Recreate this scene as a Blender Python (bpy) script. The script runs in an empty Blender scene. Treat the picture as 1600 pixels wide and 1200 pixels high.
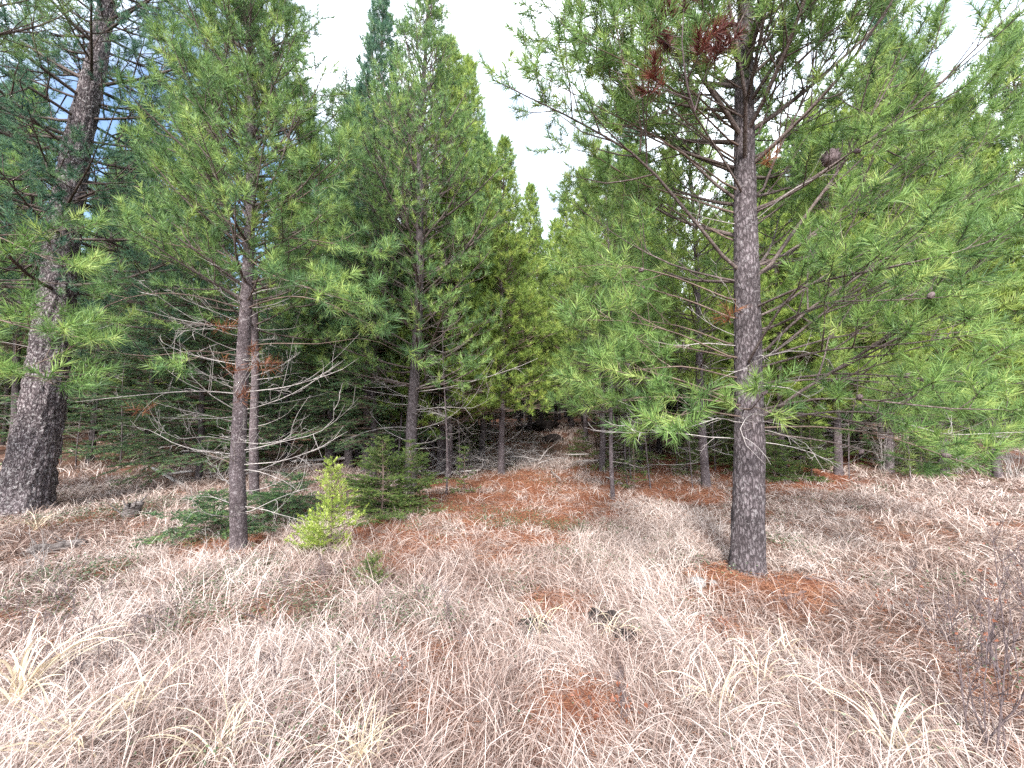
import bpy, math, random
import numpy as np
R = math.radians
scene = bpy.context.scene
COL = scene.collection

# ------------------------------------------------------------------ camera
CAM_H, FPX, PITCH = 1.6, 620.0, math.atan(50/620.0)
cam_d = bpy.data.cameras.new('camera'); cam = bpy.data.objects.new('camera', cam_d); COL.objects.link(cam)
cam_d.sensor_width = 36.0; cam_d.lens = 36.0*FPX/1600.0
cam_d.clip_start = 0.05; cam_d.clip_end = 2000
cam.location = (0, 0, CAM_H); cam.rotation_euler = (R(90)+PITCH, 0, 0)
scene.camera = cam

# ------------------------------------------------------------------ sky, sun, exposure
SUN_EL, SUN_AZ = R(36), R(192)          # azimuth clockwise from +Y: behind the camera, to its left
w = bpy.data.worlds.new('World'); scene.world = w; w.use_nodes = True
nt = w.node_tree; nt.nodes.clear()
def N(nt, typ, **kw):
    n = nt.nodes.new(typ)
    for k, v in kw.items():
        if k in n.inputs.keys() if isinstance(k, str) else False: n.inputs[k].default_value = v
        else: setattr(n, k, v)
    return n
out = N(nt, 'ShaderNodeOutputWorld'); bg = N(nt, 'ShaderNodeBackground'); bg.inputs[1].default_value = 0.12
sky = N(nt, 'ShaderNodeTexSky'); sky.sky_type = 'NISHITA'; sky.sun_disc = False
sky.sun_elevation = SUN_EL; sky.sun_rotation = SUN_AZ; sky.altitude = 600
tc = N(nt, 'ShaderNodeTexCoord')
cn = N(nt, 'ShaderNodeTexNoise'); cn.inputs['Scale'].default_value = 1.7; cn.inputs['Detail'].default_value = 7; cn.inputs['Roughness'].default_value = .55
mp = N(nt, 'ShaderNodeMapping'); mp.inputs['Location'].default_value = (3.1, .4, 1.2); mp.inputs['Scale'].default_value = (1, 1, 1.6)
nt.links.new(tc.outputs['Generated'], mp.inputs[0]); nt.links.new(mp.outputs[0], cn.inputs['Vector'])
cr = N(nt, 'ShaderNodeValToRGB'); cr.color_ramp.elements[0].position = .30; cr.color_ramp.elements[1].position = .50
nt.links.new(cn.outputs['Fac'], cr.inputs[0])
mx = N(nt, 'ShaderNodeMix', data_type='RGBA'); mx.inputs['B'].default_value = (8.0, 8.6, 9.4, 1)
vn = N(nt, 'ShaderNodeVectorMath', operation='NORMALIZE'); nt.links.new(tc.outputs['Generated'], vn.inputs[0])
vd = N(nt, 'ShaderNodeVectorMath', operation='DISTANCE'); nt.links.new(vn.outputs[0], vd.inputs[0]); vd.inputs[1].default_value = (-.585, .69, .43)
pm = N(nt, 'ShaderNodeMath', operation='MULTIPLY_ADD'); nt.links.new(cn.outputs['Fac'], pm.inputs[0]); pm.inputs[1].default_value = .5; nt.links.new(vd.outputs['Value'], pm.inputs[2])
pr_ = N(nt, 'ShaderNodeMapRange'); nt.links.new(pm.outputs[0], pr_.inputs[0]); pr_.inputs[1].default_value = .36; pr_.inputs[2].default_value = .58
pf_ = N(nt, 'ShaderNodeMath', operation='MULTIPLY'); nt.links.new(cr.outputs[0], pf_.inputs[0]); nt.links.new(pr_.outputs[0], pf_.inputs[1])
vd2 = N(nt, 'ShaderNodeVectorMath', operation='DISTANCE'); nt.links.new(vn.outputs[0], vd2.inputs[0]); vd2.inputs[1].default_value = (.08, .86, .50)
pm2 = N(nt, 'ShaderNodeMath', operation='MULTIPLY_ADD'); nt.links.new(cn.outputs['Fac'], pm2.inputs[0]); pm2.inputs[1].default_value = .6; nt.links.new(vd2.outputs['Value'], pm2.inputs[2])
pr2 = N(nt, 'ShaderNodeMapRange'); nt.links.new(pm2.outputs[0], pr2.inputs[0]); pr2.inputs[1].default_value = .30; pr2.inputs[2].default_value = .62; pr2.inputs[3].default_value = .12
pf2 = N(nt, 'ShaderNodeMath', operation='MULTIPLY'); nt.links.new(pf_.outputs[0], pf2.inputs[0]); nt.links.new(pr2.outputs[0], pf2.inputs[1])
nt.links.new(pf2.outputs[0], mx.inputs['Factor']); nt.links.new(sky.outputs[0], mx.inputs['A'])
nt.links.new(mx.outputs['Result'], bg.inputs[0]); nt.links.new(bg.outputs[0], out.inputs[0])
sd = bpy.data.lights.new('sun', 'SUN'); sd.energy = 2.9; sd.angle = R(11); sd.color = (1, .96, .9)
so = bpy.data.objects.new('sun', sd); COL.objects.link(so)
so.rotation_euler = (R(90)-SUN_EL, 0, -SUN_AZ + math.pi)
so.location = (-5, -10, 30)
vs = scene.view_settings; vs.view_transform = 'Standard'; vs.look = 'None'; vs.gamma = 1; vs.exposure = 1.8
cy = scene.cycles
cy.max_bounces = 7; cy.diffuse_bounces = 6; cy.glossy_bounces = 1; cy.transmission_bounces = 4; cy.transparent_max_bounces = 4
cy.caustics_reflective = False; cy.caustics_refractive = False
cy.use_adaptive_sampling = True; cy.adaptive_threshold = 0.015; cy.use_denoising = False

# ------------------------------------------------------------------ noise and ground
def hash3(ix, iy, iz, seed):
    h = (ix*374761393 + iy*668265263 + iz*2147483647 + seed*1274126177) & 0xffffffff
    h = ((h ^ (h >> 13))*1274126177) & 0xffffffff
    h = h ^ (h >> 16)
    return (h & 0xffffff)/float(0xffffff)
def vnoise(x, y, z=0.0, seed=0):
    x, y, z = np.broadcast_arrays(np.asarray(x, float), np.asarray(y, float), np.asarray(z, float))
    ix = np.floor(x).astype(np.int64); iy = np.floor(y).astype(np.int64); iz = np.floor(z).astype(np.int64)
    fx, fy, fz = x-ix, y-iy, z-iz
    fx = fx*fx*(3-2*fx); fy = fy*fy*(3-2*fy); fz = fz*fz*(3-2*fz)
    r = 0
    for dx in (0, 1):
        for dy in (0, 1):
            for dz in (0, 1):
                r = r + hash3(ix+dx, iy+dy, iz+dz, seed)*(fx if dx else 1-fx)*(fy if dy else 1-fy)*(fz if dz else 1-fz)
    return r
def noise2(x, y, seed=0):           # flat ground noise, cheaper
    x, y = np.asarray(x, float), np.asarray(y, float)
    ix = np.floor(x).astype(np.int64); iy = np.floor(y).astype(np.int64)
    fx, fy = x-ix, y-iy
    fx = fx*fx*(3-2*fx); fy = fy*fy*(3-2*fy)
    h = lambda a, b: hash3(a, b, 0, seed)
    return (h(ix, iy)*(1-fx)+h(ix+1, iy)*fx)*(1-fy) + (h(ix, iy+1)*(1-fx)+h(ix+1, iy+1)*fx)*fy
def sstep(a, b, x):
    t = np.clip((np.asarray(x, float)-a)/(b-a), 0, 1); return t*t*(3-2*t)
def ground(x, y):
    x = np.asarray(x, float); y = np.asarray(y, float)
    h = 0.10*(noise2(x*.55, y*.55, 3)-.5) + 0.06*(noise2(x*1.9, y*1.9, 4)-.5)
    h = h*sstep(.5, 3, np.hypot(x, y))
    h = h + 1.15*sstep(7, 26, y) + (1.0+.8*noise2(x*.06, y*.06, 9))*sstep(26, 60, y)
    return h
CP, SP = math.cos(PITCH), math.sin(PITCH)
def ray(px, py):
    u, v = (px-800)/FPX, (600-py)/FPX
    return np.array([u, CP - v*SP, SP + v*CP])
def at(px, py, Y):                  # point seen at this pixel of the photograph, Y metres ahead
    d = ray(px, py); return np.array([0, 0, CAM_H]) + d*(Y/d[1])
def gp(px, py):                     # the point of the ground seen there
    d = ray(px, py); t = np.arange(.5, 60, .02)
    P = d[None]*t[:, None]; z = CAM_H + P[:, 2]
    k = np.argmax(z < ground(P[:, 0], P[:, 1]))
    x, y = P[k, 0], P[k, 1]
    return np.array([x, y, float(ground(x, y))])

# ------------------------------------------------------------------ mesh builder
def norm(v): return v/np.maximum(np.linalg.norm(v, axis=-1, keepdims=True), 1e-9)
class MB:
    def __init__(s): s.v = []; s.t = []; s.q = []; s.tm = []; s.qm = []; s.tint = []; s.n = 0
    def add(s, v, tris=None, quads=None, mat=0, tint=0.5):
        v = np.asarray(v, np.float32).reshape(-1, 3)
        if tris is not None and len(tris): s.t.append(np.asarray(tris, np.int64)+s.n); s.tm.append(np.full(len(tris), mat, np.int32))
        if quads is not None and len(quads): s.q.append(np.asarray(quads, np.int64)+s.n); s.qm.append(np.full(len(quads), mat, np.int32))
        s.v.append(v); s.tint.append(np.broadcast_to(np.asarray(tint, np.float32), (len(v),)).copy()); s.n += len(v)
    def tubes(s, P, Rr, sides=5, mat=0, tint=.5, cap=True):
        P = np.asarray(P, float); Rr = np.asarray(Rr, float)
        n, k, _ = P.shape
        if n == 0: return
        T = norm(np.gradient(P, axis=1))
        mean = norm(P[:, -1]-P[:, 0])
        ref = np.where(np.abs(mean[:, 2:3]) > .75, np.array([[1., 0, 0]]), np.array([[0, 0, 1.]]))[:, None, :]
        U = norm(np.cross(T, np.broadcast_to(ref, T.shape))); V = np.cross(T, U)
        a = np.linspace(0, 2*np.pi, sides, endpoint=False)
        ring = P[:, :, None, :] + Rr[:, :, None, None]*(np.cos(a)[None, None, :, None]*U[:, :, None, :] + np.sin(a)[None, None, :, None]*V[:, :, None, :])
        v = ring.reshape(-1, 3)
        i = np.arange(n)[:, None, None]*(k*sides); j = np.arange(k-1)[None, :, None]*sides; c = np.arange(sides)[None, None, :]
        c2 = (c+1) % sides
        q = np.stack(np.broadcast_arrays(i+j+c, i+j+c2, i+j+sides+c2, i+j+sides+c), -1).reshape(-1, 4)
        tt = tint if np.ndim(tint) == 0 else np.repeat(tint, k*sides)
        s.add(v, quads=q, mat=mat, tint=tt)
    def needles(s, O, D, L, W, rng, mat=1, tint=.5):
        n = len(O)
        if n == 0: return
        S = norm(np.cross(D, rng.normal(size=(n, 3))))*(W*.5)
        v = np.stack([O-S, O+S, O+D*L[:, None]], 1)
        t = np.arange(3*n).reshape(n, 3)
        s.add(v, tris=t, mat=mat, tint=tint if np.ndim(tint) == 0 else np.repeat(tint, 3))
    def mesh(s, name, mats, smooth=True):
        me = bpy.data.meshes.new(name)
        v = np.concatenate(s.v)
        t = np.concatenate(s.t) if s.t else np.zeros((0, 3), np.int64); q = np.concatenate(s.q) if s.q else np.zeros((0, 4), np.int64)
        me.vertices.add(len(v)); me.vertices.foreach_set('co', v.ravel())
        me.loops.add(t.size+q.size); me.loops.foreach_set('vertex_index', np.concatenate([t.ravel(), q.ravel()]).astype(np.int32))
        npoly = len(t)+len(q)
        tot = np.concatenate([np.full(len(t), 3), np.full(len(q), 4)]).astype(np.int32)
        st = np.concatenate([[0], np.cumsum(tot)[:-1]]).astype(np.int32)
        me.polygons.add(npoly); me.polygons.foreach_set('loop_start', st); me.polygons.foreach_set('loop_total', tot)
        mi = np.concatenate(s.tm+s.qm).astype(np.int32); me.polygons.foreach_set('material_index', mi)
        sm = np.concatenate([np.zeros(len(t), bool), np.full(len(q), smooth)]); me.polygons.foreach_set('use_smooth', sm)
        for m in mats: me.materials.append(m)
        at_ = me.attributes.new('tint', 'FLOAT', 'POINT'); at_.data.foreach_set('value', np.concatenate(s.tint))
        me.update(calc_edges=True)
        return me
def obj(name, mb, mats, parent=None, loc=None):
    me = mb if isinstance(mb, bpy.types.Mesh) else mb.mesh(name, mats if isinstance(mats, (list, tuple)) else [mats])
    o = bpy.data.objects.new(name, me); COL.objects.link(o)
    if parent is not None: o.parent = parent
    if loc is not None: o.location = [float(c) for c in loc]
    return o
def tag(o, label=None, cat=None, group=None, kind=None):
    for k, v in (('label', label), ('category', cat), ('group', group), ('kind', kind)):
        if v: o[k] = v
    return o
def empty(name, loc, label, cat, group=None, rz=0.0):
    o = bpy.data.objects.new(name, None); COL.objects.link(o); o.empty_display_size = .2
    o.location = [float(c) for c in loc]; o.rotation_euler = (0, 0, rz)
    return tag(o, label, cat, group)
def copy_tree(root, parent=None):
    c = root.copy(); COL.objects.link(c)
    if parent is not None: c.parent = parent
    for ch in list(root.children): copy_tree(ch, c)
    return c

# ------------------------------------------------------------------ materials
def new_mat(name):
    m = bpy.data.materials.new(name); m.use_nodes = True; m.node_tree.nodes.clear(); return m, m.node_tree
def ramp(nt, fac, stops):
    r = nt.nodes.new('ShaderNodeValToRGB'); e = r.color_ramp.elements
    while len(e) < len(stops): e.new(.5)
    for k, (p, c) in enumerate(stops): e[k].position = p; e[k].color = (*c, 1)
    nt.links.new(fac, r.inputs[0]); return r.outputs[0]
def leaf_mat(name, stops, trans=.36, rough=.5, spec=.35, patch=3.0, patch_amt=.35):
    m, nt = new_mat(name)
    o = nt.nodes.new('ShaderNodeOutputMaterial'); p = nt.nodes.new('ShaderNodeBsdfPrincipled')
    p.inputs['Roughness'].default_value = rough; p.inputs['Specular IOR Level'].default_value = spec
    a = nt.nodes.new('ShaderNodeAttribute'); a.attribute_name = 'tint'
    g = nt.nodes.new('ShaderNodeNewGeometry'); n = nt.nodes.new('ShaderNodeTexNoise'); n.inputs['Scale'].default_value = patch; n.inputs['Detail'].default_value = 1
    nt.links.new(g.outputs['Position'], n.inputs['Vector'])
    oi = nt.nodes.new('ShaderNodeObjectInfo')
    s1 = nt.nodes.new('ShaderNodeMath'); s1.operation = 'MULTIPLY_ADD'; nt.links.new(n.outputs['Fac'], s1.inputs[0]); s1.inputs[1].default_value = patch_amt; nt.links.new(a.outputs['Fac'], s1.inputs[2])
    s2 = nt.nodes.new('ShaderNodeMath'); s2.operation = 'SUBTRACT'; nt.links.new(s1.outputs[0], s2.inputs[0]); s2.inputs[1].default_value = patch_amt*.5
    s2.use_clamp = True
    col = ramp(nt, s2.outputs[0], stops)
    nt.links.new(col, p.inputs['Base Color'])
    if trans:
        t = nt.nodes.new('ShaderNodeBsdfTranslucent'); nt.links.new(col, t.inputs['Color'])
        mx = nt.nodes.new('ShaderNodeMixShader'); mx.inputs[0].default_value = trans
        nt.links.new(p.outputs[0], mx.inputs[1]); nt.links.new(t.outputs[0], mx.inputs[2]); nt.links.new(mx.outputs[0], o.inputs[0])
    else: nt.links.new(p.outputs[0], o.inputs[0])
    return m
def bark_mat(name, dark, mid, light, sx=26, sz=9, bump=.6, lichen=None, dist=.02, plate=.4, lth=.56):
    m, nt = new_mat(name)
    o = nt.nodes.new('ShaderNodeOutputMaterial'); p = nt.nodes.new('ShaderNodeBsdfPrincipled'); p.inputs['Roughness'].default_value = .9; p.inputs['Specular IOR Level'].default_value = .2
    tcn = nt.nodes.new('ShaderNodeTexCoord'); mpn = nt.nodes.new('ShaderNodeMapping'); mpn.inputs['Scale'].default_value = (sx, sx, sz)
    nt.links.new(tcn.outputs['Object'], mpn.inputs[0])
    nz = nt.nodes.new('ShaderNodeTexNoise'); nz.inputs['Scale'].default_value = 1.0; nz.inputs['Detail'].default_value = 6; nz.inputs['Roughness'].default_value = .68
    nt.links.new(mpn.outputs[0], nz.inputs['Vector'])
    vo = nt.nodes.new('ShaderNodeTexVoronoi'); vo.feature = 'DISTANCE_TO_EDGE'; vo.inputs['Scale'].default_value = .9
    wv = nt.nodes.new('ShaderNodeVectorMath'); wv.operation = 'MULTIPLY_ADD'
    nt.links.new(nz.outputs['Color'], wv.inputs[0]); wv.inputs[1].default_value = (1.6, 1.6, 1.6); nt.links.new(mpn.outputs[0], wv.inputs[2])
    nt.links.new(wv.outputs[0], vo.inputs['Vector'])
    pl = nt.nodes.new('ShaderNodeMath'); pl.operation = 'MULTIPLY'; pl.use_clamp = True; nt.links.new(vo.outputs['Distance'], pl.inputs[0]); pl.inputs[1].default_value = 4.5
    pa = nt.nodes.new('ShaderNodeMath'); pa.operation = 'MULTIPLY_ADD'; nt.links.new(pl.outputs[0], pa.inputs[0]); pa.inputs[1].default_value = plate; pa.inputs[2].default_value = 1-plate; pl = pa
    mu = nt.nodes.new('ShaderNodeMath'); mu.operation = 'MULTIPLY'; nt.links.new(pl.outputs[0], mu.inputs[0]); nt.links.new(nz.outputs['Fac'], mu.inputs[1])
    c = ramp(nt, mu.outputs[0], [(.14, dark), (.36, mid), (.64, light)])
    n3 = nt.nodes.new('ShaderNodeTexNoise'); n3.inputs['Scale'].default_value = 2.6; n3.inputs['Detail'].default_value = 3; nt.links.new(tcn.outputs['Object'], n3.inputs['Vector'])
    hv = nt.nodes.new('ShaderNodeMapRange'); nt.links.new(n3.outputs['Fac'], hv.inputs[0]); hv.inputs[1].default_value = .3; hv.inputs[2].default_value = .7; hv.inputs[3].default_value = .62; hv.inputs[4].default_value = 1.3
    hm = nt.nodes.new('ShaderNodeVectorMath'); hm.operation = 'SCALE'; nt.links.new(c, hm.inputs[0]); nt.links.new(hv.outputs[0], hm.inputs['Scale']); c = hm.outputs[0]
    if lichen:
        n2 = nt.nodes.new('ShaderNodeTexNoise'); n2.inputs['Scale'].default_value = 22; n2.inputs['Detail'].default_value = 5; n2.inputs['Roughness'].default_value = .7
        nt.links.new(tcn.outputs['Object'], n2.inputs['Vector'])
        f = ramp(nt, n2.outputs['Fac'], [(lth, (0, 0, 0)), (lth+.1, (1, 1, 1))])
        mm = nt.nodes.new('ShaderNodeMix'); mm.data_type = 'RGBA'; nt.links.new(f, mm.inputs['Factor']); nt.links.new(c, mm.inputs['A']); mm.inputs['B'].default_value = (*lichen, 1); c = mm.outputs['Result']
    nt.links.new(c, p.inputs['Base Color'])
    b = nt.nodes.new('ShaderNodeBump'); b.inputs['Strength'].default_value = bump; b.inputs['Distance'].default_value = dist
    nt.links.new(mu.outputs[0], b.inputs['Height']); nt.links.new(b.outputs[0], p.inputs['Normal'])
    nt.links.new(p.outputs[0], o.inputs[0]); return m

M = {}
M['pine_near'] = leaf_mat('pine_needles_bright', [(0, (0.059, 0.114, 0.040)), (.35, (0.122, 0.218, 0.062)), (.7, (0.218, 0.337, 0.091)), (1, (0.366, 0.445, 0.135))], patch=2.2)
M['pine_mid'] = leaf_mat('pine_needles_green', [(0, (0.057, 0.116, 0.048)), (.35, (0.116, 0.215, 0.076)), (.7, (0.218, 0.338, 0.100)), (1, (0.359, 0.457, 0.127))], patch=1.6)
M['pine_blue'] = leaf_mat('pine_needles_bluish', [(0, (0.033, 0.083, 0.063)), (.4, (0.070, 0.153, 0.099)), (.75, (0.131, 0.239, 0.123)), (1, (0.223, 0.337, 0.148))], patch=1.6)
M['pine_far'] = leaf_mat('pine_needles_pale', [(0, (0.089, 0.151, 0.040)), (.4, (0.180, 0.271, 0.061)), (.75, (0.301, 0.398, 0.085)), (1, (0.427, 0.494, 0.121))], patch=1.0)
M['fir_dark'] = leaf_mat('fir_needles_dark', [(0, (0.036, 0.083, 0.043)), (.4, (0.078, 0.161, 0.076)), (.75, (0.143, 0.254, 0.100)), (1, (0.255, 0.363, 0.118))], patch=1.6)
M['fir_green'] = leaf_mat('fir_needles_fresh', [(0, (0.039, 0.081, 0.023)), (.4, (0.085, 0.150, 0.036)), (.75, (0.143, 0.215, 0.052)), (1, (0.247, 0.305, 0.078))], patch=3)
M['fir_yellow'] = leaf_mat('fir_needles_yellow_green', [(0, (0.154, 0.252, 0.034)), (.4, (0.321, 0.453, 0.057)), (.75, (0.499, 0.629, 0.105)), (1, (0.737, 0.831, 0.265))], patch=6, trans=.4)
M['dead_needles'] = leaf_mat('dead_red_needles', [(0, (0.043, 0.010, 0.009)), (.5, (0.093, 0.021, 0.017)), (1, (0.161, 0.046, 0.030))], trans=.15)
M['orange_needles'] = leaf_mat('dead_orange_needles', [(0, (0.096, 0.030, 0.013)), (.5, (0.180, 0.060, 0.023)), (1, (0.252, 0.108, 0.046))], trans=.15)
M['litter'] = leaf_mat('fallen_needles', [(0, (0.110, 0.048, 0.031)), (.5, (0.240, 0.106, 0.063)), (1, (0.400, 0.225, 0.140))], trans=.0, spec=.15, patch=1.5)
M['grass'] = leaf_mat('dry_grass', [(0, (0.124, 0.072, 0.059)), (.3, (0.259, 0.181, 0.152)), (.65, (0.477, 0.376, 0.335)), (1, (0.621, 0.540, 0.501))], trans=.2, rough=.6, spec=.25, patch=1.1, patch_amt=.55)
M['wide_grass'] = leaf_mat('wide_dry_grass', [(0, (0.396, 0.299, 0.194)), (.5, (0.598, 0.493, 0.352)), (1, (0.704, 0.616, 0.475))], trans=.25, spec=.3)
M['cover'] = leaf_mat('evergreen_ground_cover', [(0, (.028, .048, .024)), (.5, (.060, .088, .044)), (1, (.11, .14, .07))], trans=.1, spec=.4)
M['curl_leaf'] = leaf_mat('curled_brown_leaves', [(0, (.10, .035, .02)), (.5, (.19, .07, .04)), (1, (.30, .13, .08))], trans=.15)
M['bark_grey'] = bark_mat('grey_pine_bark', (.020, .016, .017), (.075, .060, .064), (.20, .17, .18), sx=40, sz=13, lichen=(.22, .20, .205), bump=1.0, plate=.55)
M['bark_slim'] = bark_mat('slim_pine_bark', (.024, .018, .019), (.088, .068, .072), (.20, .165, .172), sx=66, sz=30, bump=.8, plate=.5, lichen=(.25, .22, .225))
M['bark_old'] = bark_mat('old_scaly_bark', (.026, .020, .022), (.125, .10, .107), (.33, .285, .295), sx=34, sz=12, bump=1.0, lichen=(.46, .43, .43), dist=.04, plate=.6, lth=.54)
M['bark_dark'] = bark_mat('dark_bark', (.018, .014, .014), (.065, .053, .055), (.16, .135, .14), sx=32, sz=14)
M['twig'] = bark_mat('live_twig_bark', (.05, .034, .028), (.12, .085, .07), (.24, .18, .155), sx=60, sz=60, bump=.3)
M['limb'] = bark_mat('limb_bark', (.03, .022, .020), (.085, .063, .057), (.20, .168, .158), sx=45, sz=45, bump=.5)
M['dead_twig'] = bark_mat('bare_grey_twig', (.14, .12, .115), (.30, .27, .26), (.50, .46, .44), sx=50, sz=50, bump=.3)
M['dark_twig'] = bark_mat('dark_bare_twig', (.05, .036, .038), (.105, .078, .080), (.20, .16, .16), sx=60, sz=60, bump=.3)
M['old_wood'] = bark_mat('weathered_wood', (.03, .024, .023), (.11, .09, .085), (.28, .25, .24), sx=12, sz=40, bump=.6)
M['stone'] = bark_mat('grey_stone', (.10, .09, .088), (.20, .185, .18), (.33, .315, .305), sx=25, sz=25, bump=.4)
M['dark_stone'] = bark_mat('dark_lava_stone', (.007, .005, .005), (.022, .017, .016), (.06, .048, .045), sx=25, sz=25, bump=.8)

# ------------------------------------------------------------------ ground sheet
RED = [(700, 850, .6), (620, 865, .45), (560, 880, .3), (780, 870, .35), (1215, 925, .35), (750, 820, 1.0), (830, 845, .5), (600, 830, .6), (830, 750, 1.4), (1110, 725, 1.6), (1060, 770, 1.0), (790, 790, 1.3), (690, 790, .9), (880, 800, 1.0), (640, 850, .7), (720, 750, 1.2), (900, 770, 1.2), (1080, 735, 2.0), (1170, 905, .45), (1010, 760, 1.0),
       (1260, 915, .3), (620, 890, .4), (880, 960, .35), (905, 1120, .3), (1130, 1000, .25), (560, 850, .45), (960, 740, 1.2), (340, 860, .6), (1190, 740, 2.2), (1390, 720, 1.5)]
GREEN = [(200, 800, .9), (120, 812, .6), (290, 840, .5), (330, 925, .35), (430, 960, .3), (300, 985, .3), (790, 815, .55), (700, 800, .3), (860, 700, 1.6), (700, 985, .14), (400, 900, .35),
         (560, 905, .2), (610, 985, .16), (500, 985, .22), (150, 900, .4), (1220, 850, .3), (1390, 745, .5), (490, 955, .2), (640, 960, .22), (880, 830, .35)]
def blobs(x, y, lst, seed):
    r = np.zeros(np.shape(x))
    for px, py, rad in lst:
        c = gp(px, py)
        d = np.hypot(x-c[0], (y-c[1]))/rad
        r = np.maximum(r, 1-d*d*.7)
    nz = .55*noise2(x*2.1, y*2.1, seed)+.45*noise2(x*6, y*6, seed+1)
    return np.clip(sstep(.0, .55, r + (nz-.5)*.9), 0, 1)
def red_mask(x, y):
    fore = .45*sstep(.54, .72, .45*noise2(x*2.2, y*2.2, 14)+.55*noise2(x*6, y*6, 15))
    return np.maximum(np.maximum(blobs(x, y, RED, 31), fore), .55*sstep(11, 17, y)*sstep(.42, .75, noise2(x*.7, y*.7, 12)))
def green_mask(x, y): return blobs(x, y, GREEN, 51)
s = np.linspace(-1, 1, 401)
gx = 2.6*np.sinh(s*5.6)
gy = 6 + gx.copy()
X, Y = np.meshgrid(gx, gy)
Z = ground(X, Y)
g = MB()
k = len(s); idx = np.arange(k*k).reshape(k, k)
q = np.stack([idx[:-1, :-1], idx[:-1, 1:], idx[1:, 1:], idx[1:, :-1]], -1).reshape(-1, 4)
g.add(np.stack([X, Y, Z], -1).reshape(-1, 3), quads=q, tint=red_mask(X, Y).ravel())
m, nt_ = new_mat('forest_floor')
o_ = nt_.nodes.new('ShaderNodeOutputMaterial'); p_ = nt_.nodes.new('ShaderNodeBsdfPrincipled'); p_.inputs['Roughness'].default_value = .95; p_.inputs['Specular IOR Level'].default_value = .1
gm = nt_.nodes.new('ShaderNodeNewGeometry')
n1 = nt_.nodes.new('ShaderNodeTexNoise'); n1.inputs['Scale'].default_value = 38; n1.inputs['Detail'].default_value = 6; n1.inputs['Roughness'].default_value = .7
n2 = nt_.nodes.new('ShaderNodeTexNoise'); n2.inputs['Scale'].default_value = 1.8; n2.inputs['Detail'].default_value = 4
for n_ in (n1, n2): nt_.links.new(gm.outputs['Position'], n_.inputs['Vector'])
ca = ramp(nt_, n1.outputs['Fac'], [(.3, (.035, .022, .017)), (.5, (.11, .068, .052)), (.7, (.24, .165, .13))])
cb = ramp(nt_, n1.outputs['Fac'], [(.3, (.06, .022, .014)), (.5, (.17, .058, .032)), (.7, (.29, .12, .07))])
at1 = nt_.nodes.new('ShaderNodeAttribute'); at1.attribute_name = 'tint'
m1 = nt_.nodes.new('ShaderNodeMix'); m1.data_type = 'RGBA'; nt_.links.new(at1.outputs['Fac'], m1.inputs['Factor']); nt_.links.new(ca, m1.inputs['A']); nt_.links.new(cb, m1.inputs['B'])
nt_.links.new(m1.outputs['Result'], p_.inputs['Base Color'])
bp = nt_.nodes.new('ShaderNodeBump'); bp.inputs['Strength'].default_value = .8; bp.inputs['Distance'].default_value = .03
nt_.links.new(n1.outputs['Fac'], bp.inputs['Height']); nt_.links.new(bp.outputs[0], p_.inputs['Normal']); nt_.links.new(p_.outputs[0], o_.inputs[0])
tag(obj('ground', g, m), 'forest floor of soil and old needles under the dry grass', 'ground', kind='structure')

# ------------------------------------------------------------------ growing wood and needles
UP = np.array([0, 0, 1.0])
def resample(pts, k):
    pts = np.asarray(pts, float); d = np.r_[0, np.cumsum(np.linalg.norm(np.diff(pts, axis=0), axis=1))]
    # smooth (Catmull-like) by dense linear then moving average
    t = np.linspace(0, d[-1], 60); P = np.stack([np.interp(t, d, pts[:, c]) for c in range(3)], 1)
    for _ in range(3):
        Q = P.copy(); Q[2:-2] = (P[:-4]+P[1:-3]+P[2:-2]+P[3:-1]+P[4:])/5; P = Q
    i = np.linspace(0, 59, k); i0 = np.clip(i.astype(int), 0, 58); f = (i-i0)[:, None]
    return P[i0]*(1-f)+P[i0+1]*f
def along(axis, t):
    k = len(axis)-1; i = np.clip((t*k).astype(int), 0, k-1); f = (t*k-i)[:, None]
    return axis[i]*(1-f)+axis[i+1]*f, norm(axis[i+1]-axis[i])
def arc(base, az, el0, el1, L, k, rng, wig=.06):
    el = np.linspace(el0, el1, k-1); a = az + np.cumsum(rng.normal(0, wig, k-1))
    d = np.stack([np.cos(el)*np.cos(a), np.cos(el)*np.sin(a), np.sin(el)], 1)*(L/(k-1))
    d[:, 2] += rng.normal(0, wig*.4, k-1)*L/(k-1)
    return np.vstack([base, base+np.cumsum(d, 0)])
PINE = dict(n2=9, t0=.3, a2=(.65, 1.1), l2=.42, l2min=.10, spread=.55, bend2=.25, n3=9, l3=.5, l3min=.07, bend3=.3, shoot=.20, dens=420, nl=.065, nw=.0028, flat=0, tipang=.45, baseang=1.25)
FIR = dict(n2=11, t0=.12, a2=(.8, 1.1), l2=.40, l2min=.06, spread=.18, bend2=-.08, n3=12, l3=.42, l3min=.05, bend3=-.04, shoot=9, dens=230, nl=.028, nw=.0036, flat=1, tipang=.7, baseang=1.1)
def pp(base, **kw): d = dict(base); d.update(kw); return d
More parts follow.
